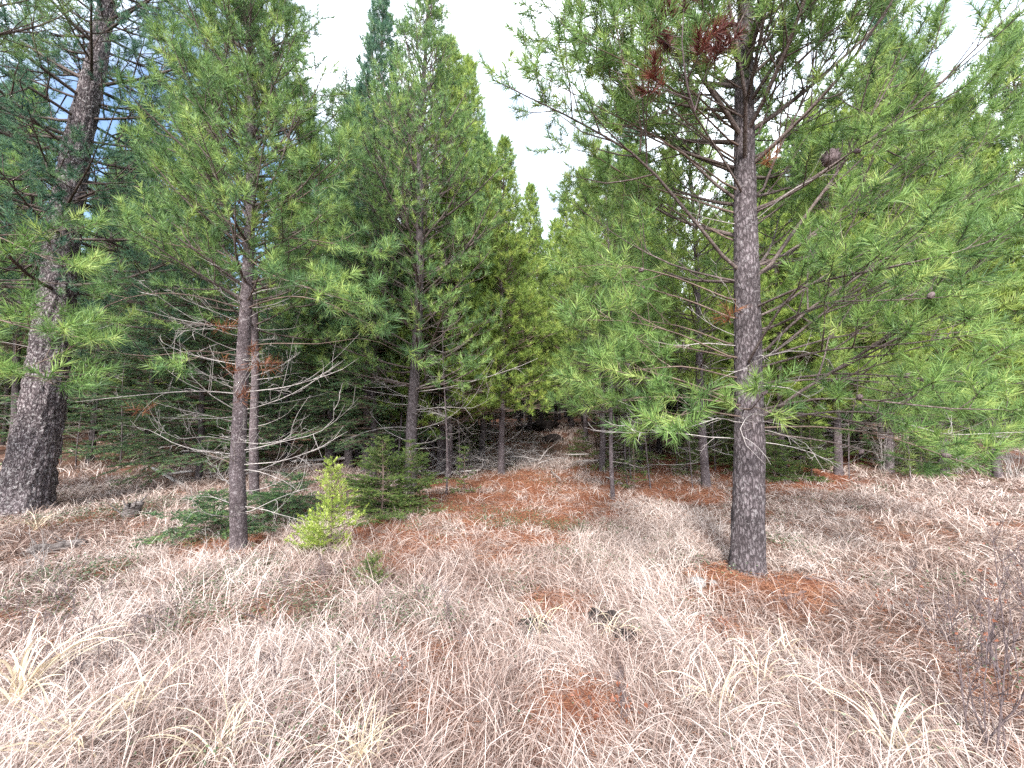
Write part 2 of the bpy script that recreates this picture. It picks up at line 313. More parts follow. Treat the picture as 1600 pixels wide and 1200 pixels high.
def grow(axis, r0, rng, p, wood, leaf, wm=0, lm=1, sides=6, tips=(0, 1), thin=1.0, twigs=True):
    """one live branch: limb, side branches, shoots and needles"""
    axis = np.asarray(axis, float); k = len(axis)
    L = np.linalg.norm(np.diff(axis, axis=0), axis=1).sum()
    rad = r0*(1-np.linspace(0, 1, k)**1.1*.82)
    wood.tubes(axis[None], rad[None], sides, mat=wm)
    n2 = max(2, int(p['n2']*L*(1-p['t0'])*thin))
    t = np.clip(p['t0']+(1-p['t0'])*(np.arange(n2)+rng.random(n2))/n2, 0, .985)
    P0, T = along(axis, t)
    lat = norm(np.cross(T, UP)+1e-6); upv = norm(np.cross(lat, T))
    sg = np.where(np.arange(n2) % 2 == 0, 1., -1.)
    phi = rng.normal(.12 if not p['flat'] else 0, p['spread'], n2)
    vec = lat*(np.cos(phi)*sg)[:, None]+upv*np.sin(phi)[:, None]
    a = rng.uniform(*p['a2'], n2)
    D = norm(T*np.cos(a)[:, None]+vec*np.sin(a)[:, None])
    l2 = (p['l2']*(1-t)**.75*L*rng.uniform(.6, 1.15, n2)+p['l2min']*rng.uniform(.7, 1.4, n2))
    l2 = np.minimum(l2, .95)
    ss = np.linspace(0, 1, 5)
    bend = p['bend2']*rng.uniform(.5, 1.4, n2)
    S = P0[:, None]+D[:, None]*(l2[:, None]*ss)[..., None]
    S[..., 2] += (bend*l2)[:, None]*ss**2
    S += rng.normal(0, .018, S.shape)*l2[:, None, None]*ss[None, :, None]
    r2 = np.minimum(.0022+.011*l2, np.interp(t, np.linspace(0, 1, k), rad)*.8)
    if twigs: wood.tubes(S, r2[:, None]*(1-ss*.6), 4, mat=wm)
    # tertiary shoots
    n3 = np.maximum((p['n3']*l2).astype(int), 1 if p['flat'] else 2)
    i2 = np.repeat(np.arange(n2), n3); m3 = len(i2)
    first = np.cumsum(n3)-n3
    kk = np.arange(m3)-np.repeat(first, n3)
    t3 = .28+.7*(kk+rng.random(m3))/n3[i2]
    f = t3*4; i0 = np.clip(f.astype(int), 0, 3); fr = (f-i0)[:, None]
    P3 = S[i2, i0]*(1-fr)+S[i2, i0+1]*fr; T3 = norm(S[i2, i0+1]-S[i2, i0])
    lat3 = norm(np.cross(T3, UP)+1e-6); up3 = norm(np.cross(lat3, T3))
    ph = rng.normal(.2 if not p['flat'] else 0, p['spread']*1.3, m3)
    v3 = lat3*(np.cos(ph)*np.where(kk % 2 == 0, 1, -1))[:, None]+up3*np.sin(ph)[:, None]
    a3 = rng.uniform(p['a2'][0]*.8, p['a2'][1]*.9, m3)
    D3 = norm(T3*np.cos(a3)[:, None]+v3*np.sin(a3)[:, None]); D3[:, 2] += p['bend3']; D3 = norm(D3)
    l3 = p['l3']*(1-t3)*l2[i2]*rng.uniform(.6, 1.2, m3)+p['l3min']*rng.uniform(.7, 1.5, m3)
    E3 = P3+D3*l3[:, None]
    if twigs: wood.tubes(np.stack([P3, E3], 1), np.broadcast_to([.0026, .0014], (m3, 2)), 3, mat=wm)
    # shoots carrying needles
    A = [P3]; B = [E3]; 
    E2 = S[:, -1]; B2 = S[:, 2 if not p['flat'] else 1]; A.append(B2); B.append(E2)
    if p['flat']: A.append(S[:, 0]); B.append(S[:, 1])
    A.append(axis[-2:-1]); B.append(axis[-1:])
    A = np.concatenate(A); B = np.concatenate(B)
    sl = np.linalg.norm(B-A, axis=1); cut = np.minimum(sl, p['shoot']); A = B-norm(B-A)*cut[:, None]
    cnt = rng.poisson(np.maximum(p['dens']*cut, 6))
    j = np.repeat(np.arange(len(A)), cnt); n = len(j)
    u = rng.random(n); O = A[j]+(B-A)[j]*u[:, None]; T = norm(B-A)[j]
    ang = p['baseang']+(p['tipang']-p['baseang'])*u+rng.normal(0, .16, n)
    if p['flat']:
        l_ = norm(np.cross(T, UP)+1e-6); u_ = np.cross(l_, T)
        ps = rng.normal(0, .45, n)+np.where(rng.random(n) < .18, 1.2, 0)
        ra = l_*(np.cos(ps)*np.where(rng.random(n) < .5, 1, -1))[:, None]+u_*np.sin(ps)[:, None]
    else:
        az = rng.uniform(0, 2*np.pi, n); l_ = norm(np.cross(T, rng.normal(size=3))+1e-6); u_ = np.cross(l_, T)
        ra = l_*np.cos(az)[:, None]+u_*np.sin(az)[:, None]
    D = norm(T*np.cos(ang)[:, None]+ra*np.sin(ang)[:, None])
    if not p['flat']: D[:, 2] += .12; D = norm(D)
    sh = np.clip(rng.normal(.48, .27, len(A)), .0, 1)
    tn = np.clip(sh[j]+rng.normal(0, .13, n), 0, 1)
    leaf.needles(O, D, p['nl']*rng.uniform(.75, 1.2, n), p['nw'], rng, mat=lm, tint=tn)
def bare(axis, r0, rng, mb, mat=0, n=5, lw=.45, hook=1.0, sides=5):
    """a dead limb: curved, forked, without needles"""
    axis = np.asarray(axis, float); k = len(axis)
    L = np.linalg.norm(np.diff(axis, axis=0), axis=1).sum()
    mb.tubes(axis[None], (r0*(1-np.linspace(0, 1, k)*.78))[None], sides, mat=mat)
    if n <= 0: return
    t = np.sort(rng.uniform(.2, .95, n)); P0, T = along(axis, t)
    lat = norm(np.cross(T, UP)+1e-6); upv = norm(np.cross(lat, T))
    sg = np.where(rng.random(n) < .5, 1., -1.); phi = rng.normal(.1, .5, n)
    vec = lat*(np.cos(phi)*sg)[:, None]+upv*np.sin(phi)[:, None]
    a = rng.uniform(.45, 1.0, n); D = norm(T*np.cos(a)[:, None]+vec*np.sin(a)[:, None])
    l2 = L*lw*(1-t*.6)*rng.uniform(.35, 1.1, n); ss = np.linspace(0, 1, 7)
    S = P0[:, None]+D[:, None]*(l2[:, None]*ss)[..., None]
    b = hook*rng.normal(.25, .45, n); S[..., 2] += (b*l2)[:, None]*ss**2
    c = hook*rng.normal(0, .35, n); S += lat[:, None]*((c*l2)[:, None]*ss**2)[..., None]
    mb.tubes(S, np.minimum(.0045, r0*.45)*(1-ss*.65)[None]*np.ones((n, 1)), 3, mat=mat)
    m2 = n*2; i = rng.integers(0, n, m2); kx = rng.integers(2, 6, m2); P3 = S[i, kx]; T3 = norm(S[i, kx+1]-S[i, kx-1])
    D3 = norm(T3+rng.normal(0, .6, (m2, 3))); l3 = l2[i]*rng.uniform(.15, .45, m2); s4 = np.linspace(0, 1, 4)
    S3 = P3[:, None]+D3[:, None]*(l3[:, None]*s4)[..., None]; S3[..., 2] += (rng.normal(.15, .3, m2)*l3)[:, None]*s4**2
    mb.tubes(S3, .0022*(1-s4*.5)[None]*np.ones((m2, 1)), 3, mat=mat)
def trunk_mesh(path, rads, rng, sides=20, rough=.05, dens=.06, flare=.42, plates=(9, 6)):
    """tapered trunk following a path, with a root flare and raised bark"""
    mb = MB(); path = np.asarray(path, float)
    d = np.r_[0, np.cumsum(np.linalg.norm(np.diff(path, axis=0), axis=1))]; k = max(12, int(d[-1]/dens))
    t = np.linspace(0, d[-1], k); P = np.stack([np.interp(t, d, path[:, c]) for c in range(3)], 1)
    for _ in range(4): P[1:-1] = (P[:-2]+P[1:-1]*2+P[2:])/4
    r = np.interp(t, np.linspace(0, d[-1], len(rads)), rads)
    a = np.linspace(0, 2*np.pi, sides, endpoint=False)
    A, Tm = np.meshgrid(a, t)
    nz = vnoise(np.cos(A)*plates[0]*.5, np.sin(A)*plates[0]*.5, Tm*plates[1]*.5, int(rng.integers(1e6)))
    n2 = vnoise(np.cos(A)*plates[0]*1.6, np.sin(A)*plates[0]*1.6, Tm*plates[1]*1.6, int(rng.integers(1e6)))
    rr = r[:, None]*(1+rough*((nz-.5)*1.6+(n2-.5)*1.2))
    lob = 1+.35*np.cos(A*4+rng.random()*6)+.2*np.cos(A*7+rng.random()*6)
    rr = rr*(1+flare*np.exp(-Tm/(.9*rads[0]+.02))*lob)
    V = P[:, None]+rr[..., None]*np.stack([np.cos(A), np.sin(A), np.zeros_like(A)], -1)
    i = np.arange(k-1)[:, None]*sides; c = np.arange(sides)[None]; c2 = (c+1) % sides
    q = np.stack(np.broadcast_arrays(i+c, i+c2, i+sides+c2, i+sides+c), -1).reshape(-1, 4)
    mb.add(V.reshape(-1, 3), quads=q); return mb
def prof(z, pts): return np.interp(z, [a for a, b in pts], [b for a, b in pts])

# ------------------------------------------------------------------ tree builders
def conifer(name, loc, H, r, label, cat, group=None, seed=1, zlive=3.0, Lmax=1.6, whorl=.38, per=5, species='pine', nm='pine_mid', bark='bark_slim',
            p=None, split=False, deadz=.5, dead=14, lean=(0, 0), extra=(), skip=None, el=(.05, .95), sides=14, trunk_sides=14, shape=None, rtop=.12, dead_len=(.5, 1.3), wood='twig', wig=.05, plates=(9, 6), rough=.06, mb_dead='dead_twig', dead_n=(3, 6)):
    rng = np.random.default_rng(seed); p = p or PINE
    root = empty(name, loc, label, cat, group)
    zz = np.linspace(-.12, H, 9); ph = rng.random(2)*6
    path = np.stack([lean[0]*zz+wig*np.sin(zz*.9+ph[0])*np.minimum(zz, 1).clip(0), lean[1]*zz+wig*np.sin(zz*.8+ph[1])*np.minimum(zz, 1).clip(0), zz], 1)
    obj('trunk', trunk_mesh(path, [r, r*.86, r*.74, r*.6, r*.44, r*.26, r*rtop], rng, sides=trunk_sides, plates=plates, rough=rough), M[bark], root)
    def tp(z): return np.array([np.interp(z, path[:, 2], path[:, 0]), np.interp(z, path[:, 2], path[:, 1]), z])
    def tr(z): return np.interp(z/H, np.linspace(0, 1, 7), [r, r*.86, r*.74, r*.6, r*.44, r*.26, r*rtop])
    crown = MB()
    def live(ax, r0, q):
        if split:
            wd, lf = MB(), MB(); grow(ax, r0, rng, q, wd, lf, 0, 0)
            b = obj('branch', wd, M['limb' if r0 > .012 else wood], root); obj('needles', lf, M[nm], b)
        else: grow(ax, r0, rng, q, crown, crown, 0, 1, sides=4)
    for ax, r0, q in extra:
        ax = np.asarray(ax)-np.asarray(loc); c0 = tp(ax[0][2]-.02)
        if np.hypot(*(ax[0]-c0)[:2]) < 2.2*tr(c0[2])+.05: ax = resample(np.vstack([c0, ax]), 10)
        live(ax, r0, q or p)
    z = zlive
    while z < H-.15:
        u = (z-zlive)/(H-zlive)
        Lz = Lmax*((1-u)**.6 if shape is None else prof(u, shape))
        n = per if species == 'pine' else per
        a0 = rng.random()*6.28
        for i in range(n):
            az = a0+6.283*i/n+rng.normal(0, .22); L = max(.15, Lz*rng.uniform(.65, 1.12)); zb = z+rng.uniform(-.06, .06)*(1 if species == 'pine' else 3)
            if skip and skip(az, zb, u): continue
            if species == 'pine':
                e0 = el[0]+(el[1]-el[0])*u**.8+rng.normal(0, .1); e1 = e0+rng.uniform(.1, .55)
            else:
                e0 = -.05+.75*u+rng.normal(0, .08); e1 = e0-rng.uniform(.05, .45)*(1-u)+.15
            live(arc(tp(zb), az, e0, e1, L, 7, rng), min(.006+.009*L, tr(zb)*.55), p)
        z += whorl*rng.uniform(.8, 1.2)*(1-.35*u)
    if not split: 
        lead = np.stack([tp(H-.5), tp(H-.25), tp(H+.1)]); grow(lead, r*rtop, rng, p, crown, crown, 0, 1, sides=4)
        obj('crown', crown, [M[wood], M[nm]], root)
    db = MB()
    for i in range(dead):
        zb = deadz+(zlive*1.05-deadz)*(i+rng.random())/max(dead, 1); az = rng.random()*6.28
        L = rng.uniform(*dead_len); e0 = rng.normal(.1, .2); ax = arc(tp(zb), az, e0, e0+rng.normal(.15, .4), L, 7, rng, wig=.14)
        mbx = MB() if split else db
        bare(ax, min(.0026+.0034*L, tr(zb)*.4), rng, mbx, n=int(rng.integers(*dead_n)))
        if split: obj('dead_branch', mbx, M[mb_dead], root)
    if dead and not split: obj('dead_branches', db, M[mb_dead], root)
    return root, rng, tp, tr
def px_axis(pts, k=9): return resample([at(*q) for q in pts], k)
NEAR = pp(PINE, dens=300, nl=.12, nw=.0070, shoot=.16, n2=8, n3=6, t0=.22, l2=.45, l3min=.11, baseang=1.35, tipang=.5)
TUFT = pp(NEAR, t0=.62, n2=9, l2=.26, l2min=.12)        # limbs bare for most of their length

# --- the big pine on the right
A0 = gp(1167, 893)
yA = A0[1]
ex = []
def L_(pts, r0, q=NEAR): ex.append((px_axis(pts), r0*.8, q))
L_([(1190, 655, yA-.05), (1270, 597, yA-.3), (1340, 560, yA-.5), (1440, 485, yA-.8), (1530, 412, yA-1.0), (1610, 340, yA-1.15)], .024)
L_([(1165, 572, yA-.12), (1195, 520, yA-.4), (1235, 455, yA-.75), (1290, 422, yA-1.0), (1335, 350, yA-1.25), (1350, 300, yA-1.35)], .020, pp(TUFT, t0=.5))
L_([(1185, 560, yA), (1260, 482, yA-.2), (1330, 440, yA-.3), (1400, 392, yA-.4), (1500, 330, yA-.5)], .022)
L_([(1185, 572, yA+.1), (1270, 500, yA+.3), (1370, 430, yA+.5), (1480, 380, yA+.6), (1590, 340, yA+.7)], .022)
L_([(1190, 676, yA), (1300, 690, yA-.1), (1400, 716, yA-.25), (1470, 726, yA-.4), (1510, 722, yA-.5)], .016, pp(TUFT, t0=.75))
L_([(1190, 640, yA), (1280, 620, yA-.5), (1370, 625, yA-.9), (1480, 640, yA-1.1), (1600, 640, yA-1.2)], .018, pp(TUFT, t0=.4))
L_([(1190, 660, yA), (1300, 640, yA+.3), (1440, 650, yA+.5), (1590, 690, yA+.5)], .018, pp(TUFT, t0=.4))
L_([(1185, 575, yA), (1290, 545, yA-.6), (1400, 540, yA-1.1), (1540, 520, yA-1.4)], .018, pp(NEAR, t0=.4))
L_([(1180, 480, yA-.1), (1270, 440, yA-.6), (1380, 420, yA-1.1), (1520, 390, yA-1.4), (1620, 350, yA-1.5)], .018, pp(NEAR, t0=.4))
for pts, r0, q in [([(1150, 210, yA), (1050, 110, yA-.2), (950, 50, yA-.3), (830, 15, yA-.4)], .015, pp(NEAR, t0=.3)),
                   ([(1150, 255, yA), (1050, 170, yA+.2), (930, 90, yA+.3), (820, 70, yA+.3)], .015, pp(NEAR, t0=.35)),
                   ([(1150, 300, yA), (1040, 220, yA-.3), (920, 160, yA-.6), (830, 110, yA-.8)], .014, pp(NEAR, t0=.45)),
                   ([(1150, 140, yA), (1060, 40, yA-.3), (960, -20, yA-.5), (880, -50, yA-.6)], .014, pp(NEAR, t0=.25)),
                   ([(1145, 590, yA), (1070, 570, yA-.3), (980, 580, yA-.5), (900, 600, yA-.6)], .012, pp(NEAR, t0=.45)),
                   ([(1145, 560, yA), (1060, 520, yA-.4), (980, 500, yA-.7), (890, 500, yA-.9)], .012, pp(NEAR, t0=.5)),
                   ([(1145, 630, yA), (1070, 620, yA+.4), (990, 620, yA+.8), (910, 640, yA+1.0)], .012, pp(NEAR, t0=.4)),
                   ([(1145, 470, yA), (1050, 430, yA-.3), (960, 410, yA-.5), (880, 420, yA-.6)], .012, pp(NEAR, t0=.5)),
                   ([(1190, 600, yA), (1290, 590, yA+.6), (1400, 600, yA+1.1), (1520, 620, yA+1.4)], .017, pp(NEAR, t0=.3)),
                   ([(1190, 640, yA), (1290, 650, yA+.5), (1390, 670, yA+.9), (1500, 690, yA+1.1), (1580, 700, yA+1.2)], .016, pp(NEAR, t0=.3)),
                   ([(1190, 560, yA), (1320, 520, yA+.2), (1450, 520, yA+.2), (1600, 550, yA+.1)], .018, pp(NEAR, t0=.3)),
                   ([(1190, 600, yA), (1300, 580, yA-.4), (1420, 590, yA-.7), (1540, 600, yA-.8), (1640, 600, yA-.9)], .017, pp(NEAR, t0=.4)),
                   ([(1190, 668, yA), (1280, 665, yA-.4), (1390, 680, yA-.7), (1480, 715, yA-.9), (1545, 735, yA-1.0)], .014, pp(NEAR, t0=.55)),
                   ([(1190, 500, yA), (1300, 420, yA), (1420, 360, yA), (1560, 300, yA-.1), (1640, 270, yA-.1)], .020, pp(NEAR, t0=.3)),
                   ([(1190, 420, yA), (1300, 350, yA+.3), (1430, 280, yA+.6), (1570, 210, yA+.8)], .020, pp(NEAR, t0=.3)),
                   ([(1190, 520, yA), (1290, 470, yA-.7), (1400, 470, yA-1.2), (1530, 460, yA-1.5)], .016, pp(NEAR, t0=.4)),
                   ([(1150, 560, yA), (1080, 545, yA+.6), (1000, 530, yA+1.1), (930, 530, yA+1.4)], .013, pp(NEAR, t0=.35)),
                   ([(1150, 500, yA), (1080, 470, yA+.2), (1010, 450, yA+.3), (940, 430, yA+.3)], .013, pp(NEAR, t0=.45)),
                   ([(1150, 380, yA), (1080, 340, yA+.5), (1000, 310, yA+.8), (920, 290, yA+1.0)], .014, pp(NEAR, t0=.3)),
                   ([(1150, 260, yA), (1080, 200, yA+.3), (1000, 150, yA+.5), (900, 90, yA+.6)], .016, pp(NEAR, t0=.25)),
                   ([(1150, 180, yA), (1090, 110, yA), (1010, 50, yA-.1), (930, 0, yA-.2)], .016, pp(NEAR, t0=.25)),
                   ([(1150, 230, yA), (1080, 160, yA-.5), (1010, 110, yA-.9), (900, 60, yA-1.1)], .015, pp(NEAR, t0=.3)),
                   ([(1180, 250, yA), (1260, 190, yA+.4), (1350, 120, yA+.6), (1450, 60, yA+.7)], .018, pp(NEAR, t0=.25)),
                   ([(1180, 180, yA), (1250, 90, yA-.5), (1330, 30, yA-.8), (1400, -20, yA-1.0)], .016, pp(NEAR, t0=.3))]:
    L_(pts, r0, q)
L_([(1145, 625, yA), (1060, 592, yA-.1), (1000, 578, yA-.2), (950, 560, yA-.3)], .015, pp(TUFT, t0=.7))
L_([(1145, 632, yA-.1), (1080, 605, yA-.5), (1010, 590, yA-.8), (940, 575, yA-.9)], .013, TUFT)
L_([(1150, 650, yA-.1), (1090, 640, yA-.5), (1030, 660, yA-.8), (985, 680, yA-.9)], .012, TUFT)
L_([(1150, 600, yA-.1), (1110, 610, yA-.7), (1070, 645, yA-1.1), (1045, 660, yA-1.3)], .012, TUFT)
L_([(1160, 640, yA-.1), (1175, 640, yA-.6), (1200, 605, yA-1.1)], .011, pp(TUFT, t0=.5))
L_([(1150, 430, yA), (1105, 365, yA-.1), (1075, 335, yA-.15), (1035, 285, yA-.25), (995, 235, yA-.35), (915, 200, yA-.5), (850, 155, yA-.6), (800, 152, yA-.7), (772, 125, yA-.75)], .026, pp(NEAR, t0=.42, n2=7))
L_([(1000, 238, yA-.3), (1003, 190, yA-.35), (985, 130, yA-.4), (960, 60, yA-.4), (930, -10, yA-.4)], .013, pp(NEAR, t0=.3))
L_([(1150, 318, yA), (1100, 270, yA+.1), (1050, 225, yA+.1), (960, 120, yA), (860, 20, yA-.2), (820, -30, yA-.3)], .022, pp(NEAR, t0=.35, n2=7))
L_([(1160, 300, yA-.1), (1120, 232, yA-.3), (1085, 180, yA-.5), (1050, 110, yA-.7), (1020, 20, yA-.9)], .018, pp(NEAR, t0=.35))
L_([(1185, 215, yA), (1213, 130, yA-.1), (1240, 50, yA-.2), (1262, -20, yA-.3)], .018)
L_([(1187, 315, yA), (1212, 240, yA), (1260, 150, yA-.1), (1310, 40, yA-.2), (1340, -30, yA-.2)], .020)
L_([(1187, 440, yA), (1240, 360, yA), (1280, 310, yA-.05), (1320, 255, yA-.1), (1385, 140, yA-.2), (1440, 40, yA-.3)], .030, pp(NEAR, t0=.4))
L_([(1187, 440, yA+.1), (1250, 380, yA+.2), (1350, 300, yA+.4), (1470, 200, yA+.5), (1590, 90, yA+.5)], .024, pp(NEAR, t0=.35))
L_([(1187, 330, yA), (1260, 290, yA-.4), (1340, 230, yA-.9), (1400, 200, yA-1.1)], .018, pp(NEAR, t0=.4))
L_([(1187, 330, yA), (1300, 260, yA-.2), (1430, 170, yA-.5), (1560, 40, yA-.7), (1620, -20, yA-.8)], .022, pp(NEAR, t0=.35))
L_([(1150, 440, yA), (1060, 420, yA+.2), (980, 380, yA+.4), (910, 330, yA+.5), (870, 300, yA+.5)], .016, pp(NEAR, t0=.4))
L_([(1150, 335, yA), (1080, 310, yA+.2), (1000, 290, yA+.4), (905, 225, yA+.5), (850, 235, yA+.5)], .015, pp(NEAR, t0=.4, n2=6))
L_([(1187, 520, yA+.1), (1300, 470, yA+.6), (1420, 440, yA+1.0), (1560, 440, yA+1.2)], .018, pp(NEAR, t0=.35))
L_([(1145, 540, yA+.1), (1070, 510, yA+.5), (1000, 500, yA+.9), (940, 480, yA+1.1)], .014, pp(NEAR, t0=.4))
def skipA(az, z, u):     # the random fill keeps clear of the sky gap, lower limbs are those drawn above
    return (z < 4.2 and not (.3 < (az % 6.283) < 2.6)) or (z < 3.0)
ta, rngA, tpA, trA = conifer('pine_tree', A0, 10.5, .158, 'large grey-barked pine standing alone in the grass on the right', 'pine tree', seed=11, zlive=2.6, Lmax=2.5,
    whorl=.42, per=5, p=NEAR, split=True, nm='pine_near', bark='bark_grey', extra=ex, skip=skipA, dead=9, deadz=1.0, trunk_sides=40, shape=[(0, .9), (.3, 1), (.7, .75), (1, .15)], lean=(.046, 0), wig=.02, plates=(14, 9), rough=.07, el=(.3, 1.1))
def deadA(pts, r0, n=5, k=9, hook=1.0, root=ta, mat='dead_twig', rng=rngA, base=A0, lw=.45, tp=None):
    ax = px_axis(pts, k)-base
    if tp is None: tp = tpA
    c0 = tp(ax[0][2]-.01)
    if np.hypot(*(ax[0]-c0)[:2]) < .4: ax = resample(np.vstack([c0, ax]), k)
    mbx = MB(); bare(ax, r0, rng, mbx, n=n, hook=hook, lw=lw); return obj('dead_branch', mbx, M[mat], root)
for pts, r0, n in [([(1145, 540, yA), (1100, 535, yA-.1), (1060, 542, yA-.2), (1010, 530, yA-.3)], .007, 4),
                   ([(1150, 660, yA-.1), (1120, 650, yA-.6), (1088, 668, yA-.9), (1000, 680, yA-1.0), (930, 672, yA-1.1)], .006, 7),
                   ([(1200, 650, yA-.2), (1170, 645, yA-.7), (1148, 682, yA-1.0), (1195, 725, yA-1.0)], .006, 3),
                   ([(1190, 690, yA), (1250, 700, yA-.2), (1320, 730, yA-.3), (1345, 760, yA-.3)], .006, 5),
                   ([(1190, 670, yA), (1260, 690, yA-.3), (1290, 740, yA-.5)], .005, 4),
                   ([(1390, 655, yA-.4), (1480, 680, yA-.5), (1600, 675, yA-.6)], .007, 5),
                   ([(1187, 560, yA), (1240, 545, yA-.2), (1300, 560, yA-.2), (1310, 600, yA-.2)], .006, 4),
                   ([(1187, 340, yA-.1), (1230, 300, yA-.3), (1290, 270, yA-.4), (1330, 275, yA-.4)], .006, 4),
                   ([(1145, 350, yA), (1100, 340, yA-.1), (1060, 325, yA-.2)], .006, 4)]:
    deadA(pts, r0, n)
for i in range(16):
    z_ = rngA.uniform(.5, 3.8); a_ = rngA.uniform(-2.9, -.3); c_ = tpA(z_); mbx = MB()
    bare(arc(c_, a_, .2, .5, trA(z_)+rngA.uniform(.03, .16), 5, rngA), rngA.uniform(.004, .010), rngA, mbx, n=0); obj('branch_stub', mbx, M['limb'], ta)
def dead_spray(name, pts, r0, mat, root, base, q, seed):
    wd, lf = MB(), MB(); grow(px_axis(pts, 6)-base, r0, np.random.default_rng(seed), q, wd, lf, 0, 0)
    b = obj('branch', wd, M['dark_twig'], root); tag(b, name); obj('dead_needles', lf, M[mat], b)
dead_spray('dead branch hung with dark red needles', [(1085, 175, yA-.9), (1072, 130, yA-1.05), (1065, 70, yA-1.1), (1070, -10, yA-1.15)], .010, 'dead_needles', ta, A0, pp(NEAR, t0=.1, l2=.4, dens=520), 3)
dead_spray('dead branch hung with dark red needles', [(1085, 175, yA-.9), (1100, 120, yA-.95), (1125, 60, yA-1.0)], .006, 'dead_needles', ta, A0, pp(NEAR, t0=.2, l2=.35, dens=380), 4)
dead_spray('twig of orange dead needles', [(1145, 505, yA-.2), (1138, 498, yA-.25)], .003, 'orange_needles', ta, A0, pp(NEAR, t0=.2, l2=.2, l2min=.03, n2=16, dens=160), 5)
dead_spray('twig of orange dead needles', [(1180, 262, yA-.2), (1200, 250, yA-.25)], .003, 'orange_needles', ta, A0, pp(NEAR, t0=.2, l2=.2, l2min=.03, n2=16, dens=160), 6)
# a witch's broom and its hanging cones
def lump(rad, rng, seed, sc=(1, 1, 1), n=(18, 12), rough=.45, freq=3.0):
    th = np.linspace(0, 2*np.pi, n[0], endpoint=False); ph = np.linspace(0.02, np.pi-.02, n[1])
    A, B = np.meshgrid(th, ph); D = np.stack([np.cos(A)*np.sin(B), np.sin(A)*np.sin(B), np.cos(B)], -1)
    nz = vnoise(D[..., 0]*freq+5, D[..., 1]*freq+5, D[..., 2]*freq+5, seed)*.65+vnoise(D[..., 0]*freq*2.7+5, D[..., 1]*freq*2.7+5, D[..., 2]*freq*2.7+5, seed+1)*.35
    V = D*(rad*(1+rough*(nz-.5)*2))[..., None]*np.array(sc)
    mb = MB(); i = np.arange(n[1]-1)[:, None]*n[0]; c = np.arange(n[0])[None]; c2 = (c+1) % n[0]
    q = np.stack(np.broadcast_arrays(i+c2, i+c, i+n[0]+c, i+n[0]+c2), -1).reshape(-1, 4)
    mb.add(V.reshape(-1, 3), quads=q)
    return mb
nest = lump(.085, rngA, 5, rough=.5); r_ = np.random.default_rng(2)
dd = norm(r_.normal(size=(260, 3))); nest.needles(dd*.06, norm(dd+r_.normal(0, .7, (260, 3))), r_.uniform(.05, .11, 260), .006, r_, mat=0)
o = obj('witches_broom', nest, M['dark_twig'], ta, at(1298, 247, yA-.1)-A0); tag(o, 'dark knotted clump of twigs in the crown')
rc = np.random.default_rng(8)
for i in range(26):
    b_ = ex[int(rc.integers(0, len(ex)))][0]; t_ = rc.uniform(.45, .95); c_, _ = along(b_, np.array([t_]))
    mb = MB(); ax = norm(rc.normal(size=3)*np.array([1, 1, .6])); s_ = np.linspace(0, 1, 7)
    P = (c_[0]-A0)[None]+ax[None]*(.055*s_)[:, None]
    mb.tubes(P[None], (.006+.017*np.sin(np.pi*np.clip(s_*.85+.12, 0, 1)))[None], 7)
    obj('cone', mb, M['dark_twig'], ta)

# --- the pine at left centre, bare grey limbs below
B0 = gp(374, 860); yB = B0[1]
ex = []
L_([(385, 400, yB), (420, 430, yB-.5), (470, 445, yB-.9), (540, 470, yB-1.1), (590, 480, yB-1.2)], .012, pp(TUFT, t0=.45))
L_([(385, 480, yB), (450, 460, yB-.3), (510, 470, yB-.6), (580, 510, yB-.8), (605, 520, yB-.85)], .012, pp(TUFT, t0=.45))
L_([(385, 380, yB), (450, 370, yB-.2), (520, 380, yB-.4), (600, 400, yB-.5)], .012, pp(NEAR, t0=.3))
L_([(385, 540, yB), (440, 535, yB-.2), (510, 540, yB-.3), (570, 520, yB-.4), (640, 560, yB-.45), (655, 568, yB-.5)], .009, pp(TUFT, t0=.9))
L_([(372, 480, yB), (310, 462, yB-.2), (250, 455, yB-.4), (170, 470, yB-.7), (120, 520, yB-.8)], .012, pp(TUFT, t0=.5))
L_([(372, 555, yB), (300, 545, yB-.4), (240, 560, yB-.7), (140, 545, yB-.9), (90, 520, yB-1.0)], .011, pp(TUFT, t0=.65))
L_([(372, 545, yB), (330, 555, yB-.5), (290, 560, yB-.8), (255, 575, yB-.9)], .009, TUFT)
L_([(372, 420, yB), (320, 390, yB-.2), (250, 380, yB-.4), (180, 350, yB-.5)], .012, pp(NEAR, t0=.35))
L_([(380, 360, yB), (330, 330, yB-.2), (270, 300, yB-.3), (225, 250, yB-.3)], .012, pp(NEAR, t0=.3))
L_([(385, 350, yB), (455, 320, yB-.1), (510, 280, yB-.2), (560, 220, yB-.2)], .012, pp(NEAR, t0=.3))
tb, rngB, tpB, trB = conifer('pine_tree', B0, 9.0, .094, 'slim pine with many bare pale lower limbs, left of the small yellow-green fir', 'pine tree', seed=23, zlive=3.05, Lmax=1.55,
    whorl=.28, per=6, p=pp(NEAR, dens=330, n2=8, nl=.095, nw=.0062), split=True, nm='pine_mid', bark='bark_slim', extra=ex, dead=42, deadz=.4, trunk_sides=28, lean=(-.032, .0), wig=.03, plates=(14, 11),
    el=(.35, 1.0), shape=[(0, .8), (.25, 1), (.6, .8), (1, .2)], dead_len=(.4, 1.2), dead_n=(4, 8))
